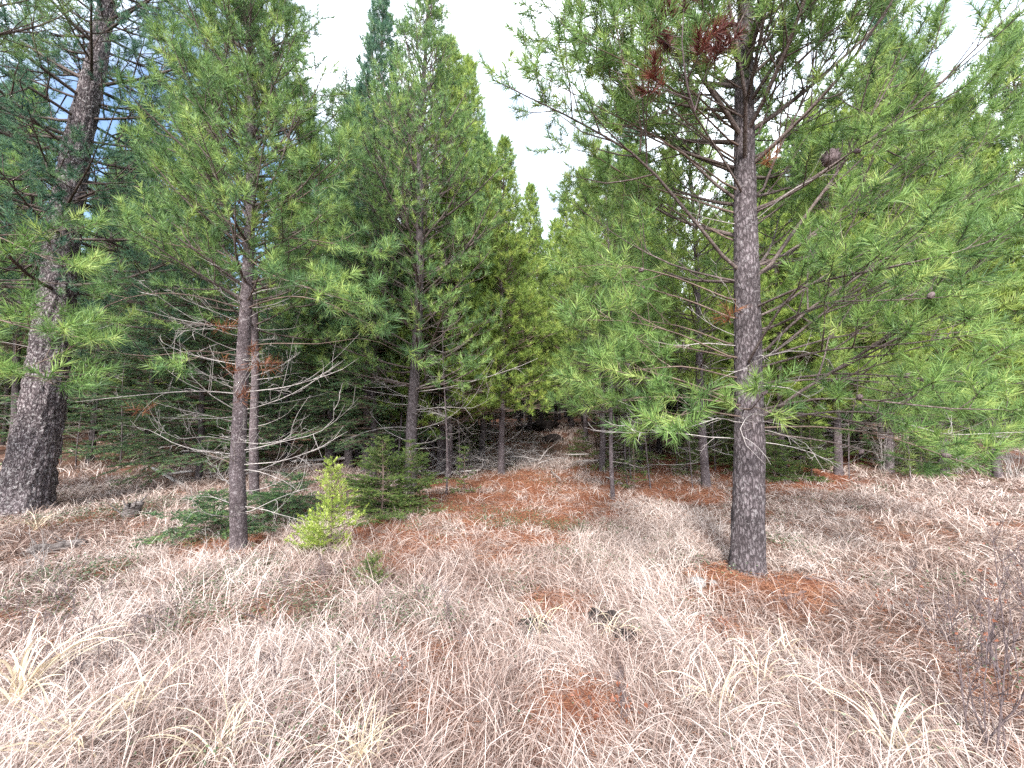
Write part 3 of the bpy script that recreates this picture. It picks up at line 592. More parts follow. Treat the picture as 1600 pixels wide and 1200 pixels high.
for pts, r0, n in [([(372, 615, yB), (310, 610, yB-.1), (250, 614, yB-.3), (190, 620, yB-.5), (118, 628, yB-.7)], .009, 5),
                   ([(370, 710, yB), (310, 705, yB-.2), (262, 690, yB-.4), (240, 672, yB-.4), (215, 668, yB-.4)], .007, 6),
                   ([(370, 690, yB), (320, 680, yB-.4), (270, 690, yB-.6), (243, 660, yB-.7), (250, 640, yB-.7)], .006, 6),
                   ([(370, 660, yB), (330, 650, yB-.3), (280, 640, yB-.5), (240, 628, yB-.6)], .006, 7),
                   ([(390, 612, yB), (450, 605, yB-.2), (500, 590, yB-.4), (545, 575, yB-.5), (560, 560, yB-.5)], .008, 8),
                   ([(390, 640, yB), (450, 620, yB-.1), (500, 590, yB-.1), (535, 565, yB-.2)], .007, 7),
                   ([(390, 703, yB), (440, 690, yB-.2), (500, 678, yB-.4), (528, 655, yB-.5), (530, 632, yB-.5), (522, 628, yB-.5)], .007, 6),
                   ([(390, 725, yB), (440, 722, yB-.2), (500, 700, yB-.3), (533, 682, yB-.4), (536, 666, yB-.4)], .007, 6),
                   ([(390, 800, yB), (430, 780, yB-.1), (470, 765, yB-.1), (500, 760, yB-.2)], .006, 5),
                   ([(370, 790, yB), (330, 775, yB-.1), (290, 778, yB-.3)], .006, 4)]:
    deadA(pts, r0, n, root=tb, rng=rngB, base=B0, hook=1.5, tp=tpB)
dead_spray('twig of orange dead needles', [(395, 540, yB-.1), (412, 585, yB-.15)], .003, 'orange_needles', tb, B0, pp(NEAR, t0=.2, l2=.3, l2min=.04, n2=14, dens=110), 15)
dead_spray('twig of orange dead needles', [(372, 632, yB-.12), (380, 628, yB-.2)], .003, 'orange_needles', tb, B0, pp(NEAR, t0=.2, l2=.3, l2min=.05, n2=14, dens=140), 16)
for k_, (a_, b_) in enumerate([(215, 640), (340, 510), (355, 575)]):
    dead_spray('twig of orange dead needles', [(a_, b_, yB-.1-.08*k_), (a_+9, b_+6, yB-.15-.08*k_)], .0025, 'orange_needles', tb, B0, pp(NEAR, t0=.2, l2=.2, l2min=.03, n2=12, dens=90), 30+k_)

# --- the old leaning tree on the far left
C0 = gp(34, 800); top = at(163, 0, C0[1]+.25); zC = top[2]-C0[2]
OLD = pp(PINE, dens=230, nl=.10, nw=.009, n2=8, n3=6, shoot=.17, t0=.15, l2=.5, spread=.7, bend2=.1)
leanC = ((top[0]-C0[0])/zC, (top[1]-C0[1])/zC)
skC = lambda az, z, u: -2.3 < ((az+3.1416) % 6.2832)-3.1416 < -.35 and z < 9 and (int(z*37) % 3 > 0)
tcn_, rngC, tpC, trC = conifer('old_tree', C0, 13.5, .30, 'thick old tree with scaly dark bark leaning in from the left edge', 'tree', seed=31, zlive=3.4, Lmax=2.9, whorl=.42, per=5, p=OLD, split=True,
    nm='pine_blue', bark='bark_old', dead=5, deadz=2.5, trunk_sides=72, lean=leanC, wig=.04, skip=skC, plates=(26, 7), rough=.16, el=(-.15, .6), shape=[(0, .95), (.4, 1), (1, .2)], dead_len=(.6, 1.6))

# --- mid trees, each built once
MIDP = pp(PINE, dens=190, nl=.105, nw=.010, n2=8, n3=5, t0=.22, l2=.46, shoot=.16, l3min=.1)
FARP = pp(PINE, dens=150, nl=.14, nw=.016, n2=7, n3=5, t0=.2, l2=.46, shoot=.17, l3min=.11)
FIRP = pp(FIR, dens=190, nl=.042, nw=.008, n2=10, n3=10)
FIRF = pp(FIR, dens=110, nl=.052, nw=.013, n2=9, n3=9)
E0 = np.array([-6.6, 4.1, 0.]); E0[2] = ground(*E0[:2])
ex = []
L_([(-70, 560, 3.9), (0, 575, 3.7), (60, 590, 3.5), (110, 610, 3.4)], .012, pp(NEAR, t0=.3))
L_([(-70, 480, 4.0), (0, 500, 3.8), (70, 520, 3.6), (150, 530, 3.5)], .012, pp(NEAR, t0=.3))
L_([(-70, 350, 4.0), (0, 370, 3.8), (60, 400, 3.7), (130, 420, 3.6)], .012, pp(NEAR, t0=.3))
conifer('pine_tree', E0, 9.5, .12, 'bright green pine reaching in past the left edge of the photo', 'pine tree', seed=37, zlive=2.9, Lmax=2.2, whorl=.42, per=5, p=pp(NEAR, dens=240, nw=.0036), split=True, nm='pine_near', bark='bark_grey', extra=ex, dead=3, el=(.0, .9),
        skip=lambda az, z, u: z < 5.6)
D0 = gp(398, 786)
conifer('pine_tree', D0, 9.8, .082, 'slim pine trunk standing right behind the pine with bare pale limbs', 'pine tree', seed=41, zlive=3.2, Lmax=1.8, whorl=.33, p=MIDP, split=True, nm='pine_mid', bark='bark_slim', dead=14, lean=(-.07, 0), trunk_sides=18)
F0 = gp(642, 772)
tf, rngF, tpF, trF = conifer('pine_tree', F0, 12.2, .125, 'tall pine left of the trail, its pointed top against the white sky', 'pine tree', seed=43, zlive=2.2, Lmax=2.4, whorl=.38, per=5, p=pp(MIDP, n2=7, n3=5), split=True, nm='pine_mid', bark='bark_dark', dead=20, deadz=.9,
        lean=(.012, 0), trunk_sides=22, el=(.2, 1.25), shape=[(0, 1), (.35, .95), (.7, .55), (1, .12)], dead_len=(.6, 1.7))
for pts, r0, n in [([(655, 612, F0[1]), (700, 606, F0[1]-.2), (760, 590, F0[1]-.4), (820, 570, F0[1]-.7), (840, 560, F0[1]-.8)], .011, 6), ([(655, 640, F0[1]), (700, 635, F0[1]-.3), (740, 640, F0[1]-.5), (770, 620, F0[1]-.6)], .008, 8),
                   ([(655, 670, F0[1]), (690, 660, F0[1]-.3), (720, 640, F0[1]-.4), (735, 615, F0[1]-.5)], .007, 7), ([(635, 600, F0[1]), (600, 590, F0[1]-.2), (575, 600, F0[1]-.3)], .007, 7)]:
    deadA(pts, r0, n, root=tf, rng=rngF, base=F0, hook=1.4, tp=tpF)
G0 = gp(958, 781)
conifer('young_pine', G0, 6.8, .042, 'thin young pine with bright lower tufts, right of the trail', 'pine tree', seed=47, zlive=1.7, Lmax=1.25, whorl=.34, per=5, p=pp(NEAR, dens=260, nw=.008), split=True, nm='pine_near', bark='bark_slim', dead=5, deadz=.6, el=(-.1, .9), dead_len=(.3, .7))
H0 = gp(940, 737)
conifer('pine_tree', H0, 9.2, .085, 'straight grey pine trunk beside the trail, behind the thin young pine', 'pine tree', seed=53, zlive=2.2, Lmax=1.9, whorl=.4, p=MIDP, split=True, nm='pine_far', bark='bark_slim', dead=8)
I0 = gp(1104, 762)
conifer('pine_tree', I0, 9.5, .095, 'grey pine trunk just left of and behind the large grey-barked pine', 'pine tree', seed=59, zlive=2.2, Lmax=1.9, whorl=.4, p=MIDP, split=True, nm='pine_far', bark='bark_slim', dead=12, lean=(-.012, 0))
K0 = gp(517, 728)
conifer('fir_tree', K0, 12.2, .12, 'tall dark fir with drooping sprays behind the small yellow-green fir', 'fir tree', seed=61, zlive=1.3, Lmax=2.3, whorl=.23, per=6, species='fir', p=FIRP, split=False, nm='fir_dark', bark='bark_dark', dead=8, dead_len=(.4, .9))
L0 = gp(583, 748)
conifer('fir_tree', L0, 10.0, .095, 'dark fir crowding the left side of the tall pine by the trail', 'fir tree', seed=67, zlive=1.0, Lmax=2.0, whorl=.23, per=6, species='fir', p=FIRP, nm='fir_dark', bark='bark_dark', dead=6)
Q0 = gp(310, 752)
conifer('fir_tree', Q0, 6.6, .075, 'bushy fir with layered sprays behind the bare-limbed pine, its skirt near the grass', 'fir tree', seed=71, zlive=.6, Lmax=2.2, whorl=.22, per=6, species='fir', p=FIRP, nm='fir_dark', bark='bark_dark', dead=4)
# ------------------------------------------------------------------ small firs and saplings
def little_fir(name, loc, H, Lm, label, seed, nm, q, whorl=.075, per=6, split=True, up=.35, group=None, z0=.06, rag=.6):
    rng = np.random.default_rng(seed); root = empty(name, loc, label, 'small fir', group)
    mbt = MB(); zt = np.linspace(-.03, H, 8); P = np.stack([.02*np.sin(zt*3), .02*np.cos(zt*2)-.02, zt], 1); mbt.tubes(P[None], (.012*H+.003-np.linspace(0, 1, 8)*.011*H)[None], 7)
    obj('trunk', mbt, M['twig'], root); crown = MB(); z = z0
    while z < H:
        u = (z-z0)/(H-z0); L = Lm*((1-u)**.85)+.05
        for i in range(per):
            az = rng.random()*6.28; e0 = up*.4+u*.7+rng.normal(0, .12); ax = arc(np.array([np.interp(z, zt, P[:, 0]), np.interp(z, zt, P[:, 1]), z]), az, e0, e0+up, L*rng.uniform(rag, 1.2), 5, rng)
            if split:
                wd, lf = MB(), MB(); grow(ax, .004, rng, q, wd, lf, 0, 0, sides=4); b = obj('branch', wd, M['twig'], root); obj('needles', lf, M[nm], b)
            else: grow(ax, .004, rng, q, crown, crown, 0, 1, sides=4)
        z += whorl*rng.uniform(.8, 1.2)
    if not split: obj('crown', crown, [M['twig'], M[nm]], root)
    return root
SML = pp(FIR, n2=22, l2=.45, l2min=.05, n3=18, l3min=.04, dens=400, nl=.024, nw=.0034, spread=.5, bend2=.25, bend3=.3, t0=.1)
little_fir('small_fir', gp(514, 868), 1.02, .42, 'small bright yellow-green fir growing in front of the dark firs', 81, 'fir_yellow', SML, whorl=.09, per=6, rag=.45, z0=.03)
BSH = pp(FIR, n2=20, l2=.42, l2min=.06, n3=16, dens=330, nl=.028, nw=.0065, t0=.1)
little_fir('small_fir', gp(640, 800), 1.15, .62, 'low green fir at the foot of the tall pine by the trail', 82, 'fir_green', BSH, whorl=.11, split=False, up=.1)
little_fir('small_fir', gp(596, 806), 1.25, .7, 'low green fir just right of the small yellow-green fir', 83, 'fir_green', BSH, whorl=.085, split=False, up=.05)
little_fir('small_fir', gp(450, 808), .65, .7, 'low dark fir spreading behind the small yellow-green fir', 84, 'fir_dark', BSH, whorl=.08, split=False, up=.0)
little_fir('small_fir', gp(330, 838), .55, .8, 'low fir spray lying on the grass left of the bare-limbed pine', 85, 'fir_dark', BSH, whorl=.08, split=False, up=-.05)
little_fir('small_fir', gp(724, 772), .95, .3, 'young green sapling with few twigs at the left edge of the trail', 86, 'fir_green', pp(BSH, n2=8), whorl=.14, per=4, split=False, up=.3)
little_fir('small_fir', gp(990, 768), 1.0, .5, 'young green sapling among red needles right of the thin young pine', 87, 'fir_green', pp(BSH, n2=8), whorl=.16, per=4, split=False, up=.3)
little_fir('small_fir', gp(578, 925), .24, .09, 'tiny bright green seedling in the dry grass below the small fir', 88, 'fir_green', pp(SML, n2=16), whorl=.05, per=5, split=False, up=.5)
little_fir('small_fir', gp(1268, 748), 1.7, .75, 'yellowish green fir in front of the brush, right of the large pine', 89, 'fir_green', BSH, whorl=.16, split=False, up=.15)
little_fir('small_fir', gp(1210, 748), 1.0, .6, 'low yellowish green fir close behind the large grey-barked pine', 90, 'fir_green', BSH, whorl=.13, split=False, up=.15)
little_fir('small_fir', gp(1440, 742), 1.5, .7, 'dull green fir at the back edge of the bright grass on the right', 91, 'fir_green', BSH, whorl=.16, split=False, up=.15)
little_fir('small_fir', gp(905, 712), .8, .5, 'low fir beside the dark root mound up the trail', 92, 'fir_green', BSH, whorl=.14, split=False, up=.1)

# ------------------------------------------------------------------ the stand behind: copies of a few grown trees
protos = {}
def proto(key):
    if key in protos: return protos[key]
    kw = dict(pine_a=dict(name='pine_tree', H=11.0, r=.11, seed=101, zlive=2.0, Lmax=2.1, whorl=.36, per=6, p=FARP, nm='pine_far', bark='bark_slim', dead=16),
              pine_b=dict(name='pine_tree', H=12.5, r=.12, seed=102, zlive=2.8, Lmax=2.1, whorl=.36, per=6, p=FARP, nm='pine_mid', bark='bark_dark', dead=18),
              pine_c=dict(name='pine_tree', H=9.0, r=.085, seed=103, zlive=1.5, Lmax=1.9, whorl=.34, per=6, p=FARP, nm='pine_far', bark='bark_slim', dead=12),
              pine_d=dict(name='pine_tree', H=14.0, r=.13, seed=104, zlive=3.6, Lmax=2.0, whorl=.38, per=6, p=FARP, nm='pine_blue', bark='bark_slim', dead=18),
              fir_a=dict(name='fir_tree', H=10.5, r=.11, seed=105, zlive=.8, Lmax=2.3, whorl=.26, per=6, p=FIRF, nm='fir_dark', bark='bark_dark', dead=4, species='fir'),
              fir_b=dict(name='fir_tree', H=7.0, r=.08, seed=106, zlive=.5, Lmax=1.9, whorl=.24, per=6, p=FIRF, nm='fir_dark', bark='bark_dark', dead=4, species='fir'),
              fir_c=dict(name='fir_tree', H=4.2, r=.05, seed=107, zlive=.3, Lmax=1.35, whorl=.2, per=6, p=FIRF, nm='fir_green', bark='bark_dark', dead=2, species='fir'))[key]
    nm_ = kw.pop('name')
    t, *_ = conifer(nm_, (0, 0, 0), label='x', cat='pine tree' if nm_ == 'pine_tree' else 'fir tree', split=False, trunk_sides=10, **kw)
    protos[key] = [t, False]; return protos[key]
rngS = np.random.default_rng(77)
def place(key, loc, sc, label, group=None):
    pr = proto(key); t = pr[0] if not pr[1] else copy_tree(pr[0]); pr[1] = True
    t.location = [float(c) for c in loc]; t.rotation_euler = (rngS.normal(0, .012), rngS.normal(0, .012), rngS.random()*6.28); t.scale = (sc, sc, sc*rngS.uniform(.93, 1.08))
    t['label'] = label
    if group: t['group'] = group
    elif 'group' in t: del t['group']
    return t
taken = [A0, B0, C0, D0, F0, G0, H0, I0, K0, L0, Q0]
HEI = dict(pine_a=11, pine_b=12.5, pine_c=9, pine_d=14, fir_a=10.5, fir_b=7, fir_c=4.2)
for px, py, key, sc, lab in [      # a scale above 20 is the pixel row its top reaches
    (783, 742, 'pine_a', 182, 'pale green pine beside the slash heap at the left of the trail'),
    (700, 748, 'pine_c', .95, 'pale pine behind the young sapling, left of the trail'),
    (612, 735, 'pine_b', .85, 'dark-trunked pine deep behind the tall pine by the trail'),
    (992, 716, 'pine_c', 1.05, 'first of a pair of slim pine trunks behind the red needle patch'),
    (1000, 722, 'pine_b', .8, 'second of a pair of slim pine trunks behind the red needle patch'),
    (1030, 706, 'fir_a', .9, 'dark thick-trunked fir behind the red needle patch'),
    (1062, 708, 'pine_a', 1.0, 'pine behind the red needle patch, left of the large grey-barked pine'),
    (1225, 735, 'pine_c', 1.0, 'pale pine close behind the trunk of the large pine'),
    (1310, 742, 'pine_a', .9, 'pale pine behind the yellowish green firs on the right'),
    (1390, 738, 'pine_c', 1.15, 'bushy pale pine behind the bright grass on the right'),
    (1475, 744, 'pine_a', .95, 'pale pine at the back of the clearing on the right'),
    (1560, 746, 'pine_c', 1.1, 'pale pine by the right edge, behind the clearing'),
    (1650, 752, 'pine_b', .9, 'pine just beyond the right edge of the clearing'),
    (450, 716, 'fir_b', 1.1, 'dark fir in the shade behind the bare-limbed pine'),
    (230, 722, 'fir_a', .8, 'dark fir behind the grassy bank, between the old tree and the slim pine'),
    (140, 726, 'fir_b', 1.15, 'dark fir behind the grassy bank, just right of the old tree'),
    (190, 708, 'pine_b', .95, 'tall pine standing behind the grassy bank firs'),
    (290, 712, 'pine_d', .85, 'tall thin-crowned pine behind the left firs, against blue sky'),
    (560, 716, 'fir_a', 1.0, 'dark fir behind the fir crowding the tall pine'),
    (828, 676, 'pine_a', 262, 'small pine at the far end of the trail, behind the dark root mound'),
    (868, 662, 'pine_c', 335, 'slim pine closing the far end of the trail, above the root mound'),
    (572, 738, 'pine_d', -40, 'tall pine filling the gap between the bare-limbed pine and the tall pine by the trail'),
    (546, 730, 'pine_b', 50, 'dark-trunked pine deep between the bare-limbed pine and the tall pine by the trail'),
    (688, 738, 'pine_a', 60, 'pale pine close behind the right side of the tall pine by the trail'),
    (752, 722, 'pine_b', 165, 'dark-trunked pine between the tall pine by the trail and the slash heap'),
    (725, 700, 'pine_a', 90, 'pale pine right behind the tall pine by the trail'),
    (765, 690, 'pine_c', 240, 'short pale pine deep behind the slash heap'),
    (846, 662, 'pine_b', 318, 'dark-trunked pine at the far end of the trail, left of the log'),
    (893, 668, 'pine_a', 300, 'pale pine at the far end of the trail, behind the grey log'),
    (915, 690, 'pine_c', 262, 'short pale pine right of the trail, by the low fir and the log'),
    (975, 735, 'fir_c', 520, 'short pale green fir between the pine trunks right of the trail'),
    (1170, 715, 'pine_c', .95, 'pale pine hidden behind the trunk of the large pine'),
    (1270, 728, 'pine_b', .85, 'dark-trunked pine behind the yellowish green firs'),
    (1430, 728, 'pine_b', .95, 'dark-trunked pine behind the bright grass on the right'),
    (735, 700, 'fir_c', .9, 'short green fir in the shade left of the trail'),
    (1130, 700, 'fir_b', .8, 'dark fir in the shade directly left of the large pine trunk'),
    (1345, 720, 'fir_c', 1.0, 'short green fir behind the right clearing')]:
    c = gp(px, py); taken.append(c)
    if abs(sc) > 20: sc = ((650-sc)*c[1]/FPX+CAM_H-c[2])/(HEI[key]*1.02)
    place(key, c, sc, lab)
def skyline(px):      # how high the far trees may reach here in the photograph
    return np.interp(px, [-400, 180, 230, 340, 400, 560, 690, 735, 770, 800, 845, 890, 930, 1000, 1100, 2100], [-200, -100, 200, 200, -200, -100, 60, 250, 250, 240, 290, 320, 240, 60, -200, -200])
cnt_ = 0; tries = 0
while cnt_ < 175 and tries < 8000:
    tries += 1
    a = R(rngS.uniform(-64, 64)); d = math.sqrt(rngS.uniform(9.5**2, 44**2))
    x, y = d*math.sin(a), d*math.cos(a)
    if y < 8.5 and x > 0: continue
    if y < 10.5 and x < 0 and a > R(-60): continue
    if x > 3.5 and y < 10.0+.0*x: continue
    if y < 28 and abs(x-(1.0+.05*y)) < (2.5 if y < 22 else 1.3): continue
    if min((x-q[0])**2+(y-q[1])**2 for q in taken) < 1.25**2: continue
    key = rngS.choice(['pine_a', 'pine_b', 'pine_c', 'pine_d', 'fir_a', 'fir_b', 'fir_c'], p=[.25, .16, .17, .12, .08, .08, .14] if x > -1 else [.12, .18, .08, .16, .18, .16, .12])
    sc = rngS.uniform(.82, 1.25); px = 800+FPX*x/y
    z0 = float(ground(x, y)); ztop = z0+HEI[key]*sc*1.05
    pyt = 650-FPX*(ztop-CAM_H)/y
    lim = min(skyline(px-FPX*.7/y), skyline(px+FPX*.7/y)); lim = max(lim, skyline(px)-60)
    if pyt < lim:
        sc2 = ((650-lim)*y/FPX+CAM_H-z0)/(HEI[key]*1.05)
        if sc2 < .45: continue
        sc = min(sc, max(sc2, .45))
    c = np.array([x, y, z0-.03]); taken.append(c); cnt_ += 1
    side = 'right' if x > 1 else 'left'
    kind = {'pine_a': 'pale green pine', 'pine_b': 'dark-trunked pine', 'pine_c': 'short pale pine', 'pine_d': 'tall thin-crowned pine', 'fir_a': 'tall dark fir', 'fir_b': 'dark fir', 'fir_c': 'short green fir'}[key]
    place(key, c, sc, f'{kind} deep in the dense stand {side} of the trail', f'{kind}s of the dense stand {side} of the trail')
edge = 0
while edge < 16:
    x, y = rngS.uniform(-12, 13), rngS.uniform(8.8, 14.5)
    if abs(x-(1.0+.05*y)) < 2.2 or (x > 3 and y < 10.3) or (x < -3 and y < 11) or min((x-q[0])**2+(y-q[1])**2 for q in taken) < .7: continue
    c = np.array([x, y, float(ground(x, y))-.02]); taken.append(c); edge += 1
    place('fir_c', c, rngS.uniform(.35, .85), 'short bushy fir filling the shade at the edge of the stand', 'short firs at the edge of the stand')
# thin dead poles with grey twigs
poles = []
pr = []
for i in range(3):
    rr_ = np.random.default_rng(200+i); root = empty('dead_sapling', (0, 0, 0), 'x', 'dead sapling'); mb = MB(); H = 3.4+.5*i
    z = np.linspace(-.05, H, 9); P = np.stack([.05*np.sin(z*1.3+i), .05*np.cos(z*1.1+i), z], 1); mb.tubes(P[None], (.021-.0165*z/H)[None], 7); obj('stem', mb, M['bark_slim'], root)
    tw = MB()
    for j in range(26):
        zz = rr_.uniform(.3, H*.98); ax = arc(np.array([np.interp(zz, z, P[:, 0]), np.interp(zz, z, P[:, 1]), zz]), rr_.random()*6.28, rr_.normal(.1, .3), rr_.normal(.3, .4), rr_.uniform(.3, .95)*(1-.4*zz/H), 6, rr_, wig=.2); bare(ax, .0035, rr_, tw, n=4)
    obj('twigs', tw, M['dead_twig'], root); pr.append([root, False])
for px, py, lab in [(694, 775, 'thin grey dead sapling with a few twigs, left of the trail'), (785, 716, 'thin pale dead sapling rising from the slash heap'), (1085, 766, 'very thin pale pole left of the trunk of the large pine'), (815, 690, 'thin dead sapling behind the slash heap'), (755, 735, 'thin dead sapling among grey twigs left of the slash heap'),
                    (1330, 748, 'thin pale dead stem standing in the right brush'), (1420, 752, 'thin grey dead stem at the edge of the right clearing')]:
    poles.append((gp(px, py), lab, None))
while len(poles) < 80:
    x, y = rngS.uniform(-14, 14), 8.5+10*rngS.random()**1.5
    if abs(x-(.6+.045*y)) < 1.5 or (x > 3 and y < 10.5) or (x < -3 and y < 10.5): continue
    poles.append((np.array([x, y, float(ground(x, y))]), 'thin grey dead sapling in the shade of the dense stand', 'dead saplings in the shade of the stand'))
for i, (c, lab, gr) in enumerate(poles):
    q = pr[i % 3]; t = q[0] if not q[1] else copy_tree(q[0]); q[1] = True
    t.location = [float(v) for v in c]; t.rotation_euler = (rngS.normal(0, .05), rngS.normal(0, .05), rngS.random()*6.28); s_ = rngS.uniform(.6, 1.2); t.scale = (s_,)*3; t['label'] = lab
    if gr: t['group'] = gr
    elif 'group' in t: del t['group']
# the far wood that closes the view, one mass
fw = MB(); rf = np.random.default_rng(99)
for i in range(520):
    a = R(rf.uniform(-70, 70)); d = rf.uniform(44, 80); x, y = d*math.sin(a), d*math.cos(a); H = rf.uniform(9, 14); z0 = float(ground(x, y)); px = 800+FPX*x/y
    H = min(H, (650-skyline(px))*y/FPX+CAM_H-z0)
    if H < 3: continue
    fw.tubes(np.array([[[x, y, z0-.2], [x, y, z0+H*.5], [x, y, z0+H]]]), np.array([[.16, .1, .03]]), 5, mat=0)
    n = 420; zz = z0+H*rf.random(n)**1.25; rad = (1.9*(1-(zz-z0)/H)+.15)*np.sqrt(rf.random(n)); az = rf.random(n)*6.28
    O = np.stack([x+rad*np.cos(az), y+rad*np.sin(az), zz], 1); D = norm(np.stack([np.cos(az), np.sin(az), rf.normal(.1, .5, n)], 1))
    fw.needles(O, D, rf.uniform(.35, .8, n), .26, rf, mat=1, tint=np.clip(rf.normal(.45, .18, n), 0, 1))
tag(obj('far_wood', fw, [M['bark_dark'], M['pine_mid']]), 'distant conifer wood closing the view behind the stand', 'wood', kind='stuff')

# ------------------------------------------------------------------ dry grass
def fan_points(n, rng, d0, d1, half=R(62)):
    a = rng.uniform(-half, half, n); d = np.sqrt(rng.uniform(d0*d0, d1*d1, n)); return d*np.sin(a), d*np.cos(a)
HOLE = [(1090, 922, .12), (945, 986, .14), (974, 1008, .12), (832, 990, .13), (1010, 1010, .12), (860, 1040, .12), (1115, 922, .08), (860, 700, .4), (516, 868, .2), (90, 868, .25), (1290, 915, .12)]
def grass_density(x, y):
    d = .45+.55*sstep(.30, .55, noise2(x*1.1, y*1.1, 61))
    d = d*(1-.84*red_mask(x, y))*(1-.72*green_mask(x, y))
    for hx, hy, hr in HOLE: c = gp(hx, hy); d = d*(.12+.88*sstep(hr*.6, hr*1.3, np.hypot(x-c[0], y-c[1])))
    for t in ((A0, .17), (B0, .11), (C0, .34)): d = d*sstep(t[1]*.95, t[1]*1.2, np.hypot(x-t[0][0], y-t[0][1]))
    d = d*(1-.72*sstep(9.5, 13, y)*(1-np.exp(-((x-.6-.05*y)/1.6)**2)))
    d = d*np.where((x < -2) & (y > 11), .25, 1)
    return d
def grass(n, rng, d0, d1, lmin, lmax, wid, lie=1.0, e_m=.95, e_s=.35, up_h=.09, tm=.56):
    nc = n//14; cx, cyy = fan_points(nc, rng, d0, d1)
    keep = rng.random(nc) < grass_density(cx, cyy); cx, cyy = cx[keep], cyy[keep]; nc = len(cx)
    m = 14; i = np.repeat(np.arange(nc), m); N_ = len(i)
    x = cx[i]+rng.normal(0, .06, N_); y = cyy[i]+rng.normal(0, .06, N_)
    flow = noise2(cx*.8, cyy*.8, 71)*9.0+noise2(cx*3.2, cyy*3.2, 72)*7
    az = flow[i]+rng.normal(0, 1.35, N_)
    tall = noise2(cx*.8, cyy*.8, 75)[i]
    L = rng.uniform(lmin, lmax, N_)*(.65+.7*tall)
    e0 = rng.normal(e_m, e_s, N_).clip(.02, 1.5); drop = rng.uniform(.3, 2.1, N_)*lie
    k = 5; P = np.zeros((N_, k, 3)); P[:, 0, 0] = x; P[:, 0, 1] = y
    az_k = az.copy()
    for s_ in range(1, k):
        e = e0-drop*(s_-.5)/(k-1); az_k = az_k+rng.normal(0, .17, N_)
        st = (L/(k-1))
        P[:, s_, 0] = P[:, s_-1, 0]+st*np.cos(e)*np.cos(az_k); P[:, s_, 1] = P[:, s_-1, 1]+st*np.cos(e)*np.sin(az_k); P[:, s_, 2] = P[:, s_-1, 2]+st*np.sin(e)
    gz = ground(P[..., 0], P[..., 1]); mat_h = (rng.random(N_)**1.6*up_h)[:, None]*np.array([0, .4, .8, 1, 1])[None]
    P[..., 2] = np.maximum(P[..., 2], mat_h)+gz; P[:, 0, 2] -= .01
    dist = np.hypot(x, y); W = np.maximum(wid*rng.uniform(.6, 1.5, N_), dist*.00075)
    T = norm(np.gradient(P, axis=1)); side = norm(np.cross(T, norm(np.array([0, 0, 1.])+rng.normal(0, .5, (N_, 3)))[:, None]))
    pf = np.array([.8, 1, .9, .6, .12])[None, :, None]*W[:, None, None]*.5
    V = np.stack([P-side*pf, P+side*pf], 2)
    b = np.arange(N_)[:, None]*(k*2)+np.arange(k-1)[None]*2
    q = np.stack([b, b+1, b+3, b+2], -1).reshape(-1, 4)
    tn = np.clip(rng.normal(tm, .33, N_)+.38*(noise2(x*.7, y*.7, 78)-.5)+.30*(noise2(x*2.6, y*2.6, 79)-.5), 0, 1)
    return V.reshape(-1, 3), q, np.repeat(tn, k*2)
rg = np.random.default_rng(5); gm_ = MB()
for args in [(62000, 1.0, 3.2, .12, .36, .0027), (118000, 3.0, 6.5, .12, .33, .0033), (110000, 6.2, 12.5, .12, .30, .0055), (120000, 12, 25, .2, .38, .010)]:
    v, q, tn = grass(args[0], rg, *args[1:6]); gm_.add(v, quads=q, tint=tn)
for args in [(80000, 1.0, 3.6, .08, .28, .0027), (125000, 3.4, 7.5, .08, .27, .0036), (90000, 7.2, 13, .10, .28, .006)]:
    v, q, tn = grass(args[0], rg, *args[1:], lie=.35, e_m=.16, e_s=.18, up_h=.05, tm=.48); gm_.add(v, quads=q, tint=tn)
tag(obj('dry_grass', gm_, M['grass']), 'matted pale dry grass covering the clearing', 'grass', kind='stuff')
# fallen needles
rl = np.random.default_rng(6); lt = MB()
for n, d0, d1, w_ in ((110000, 1.2, 4.5, .0024), (240000, 4, 11, .0042), (130000, 10, 22, .008)):
    x, y = fan_points(n, rl, d0, d1); kp = rl.random(n) < np.maximum(.10, red_mask(x, y)); x, y = x[kp], y[kp]; n = len(x)
    O = np.stack([x, y, ground(x, y)+.006+rl.random(n)**2*.05], 1); D = norm(np.stack([rl.normal(size=n), rl.normal(size=n), rl.normal(0, .3, n)], 1))
    lt.needles(O, D, rl.uniform(.05, .12, n), w_, rl, mat=0, tint=np.clip(rl.normal(.5, .2, n), 0, 1))
tag(obj('fallen_needles', lt, M['litter']), 'rust red fallen needles carpeting the trail and the tree feet', 'needle litter', kind='stuff')
# low evergreen ground cover
rk = np.random.default_rng(7); cv = MB()
for n, d0, d1, sz in ((110000, 2, 6, .014), (130000, 5.5, 12, .02), (40000, 11, 20, .03)):
    x, y = fan_points(n, rk, d0, d1); kp = rk.random(n) < green_mask(x, y)*.75; x, y = x[kp], y[kp]; n = len(x)
    O = np.stack([x, y, ground(x, y)+.01+rk.random(n)*.15], 1); A_ = norm(rk.normal(size=(n, 3))*np.array([1, 1, .5])); B_ = norm(np.cross(A_, rk.normal(size=(n, 3))))
    s_ = (sz*rk.uniform(.6, 1.3, n))[:, None]
    V = np.stack([O, O+A_*s_*.6+B_*s_*.35, O+A_*s_*1.3, O+A_*s_*.6-B_*s_*.35], 1)
    cv.add(V.reshape(-1, 3), quads=np.arange(n*4).reshape(n, 4), tint=np.repeat(np.clip(rk.normal(.5, .2, n), 0, 1), 4))
tag(obj('ground_cover', cv, M['cover']), 'low dark green creeping shrublets among the grass', 'ground cover', kind='stuff')

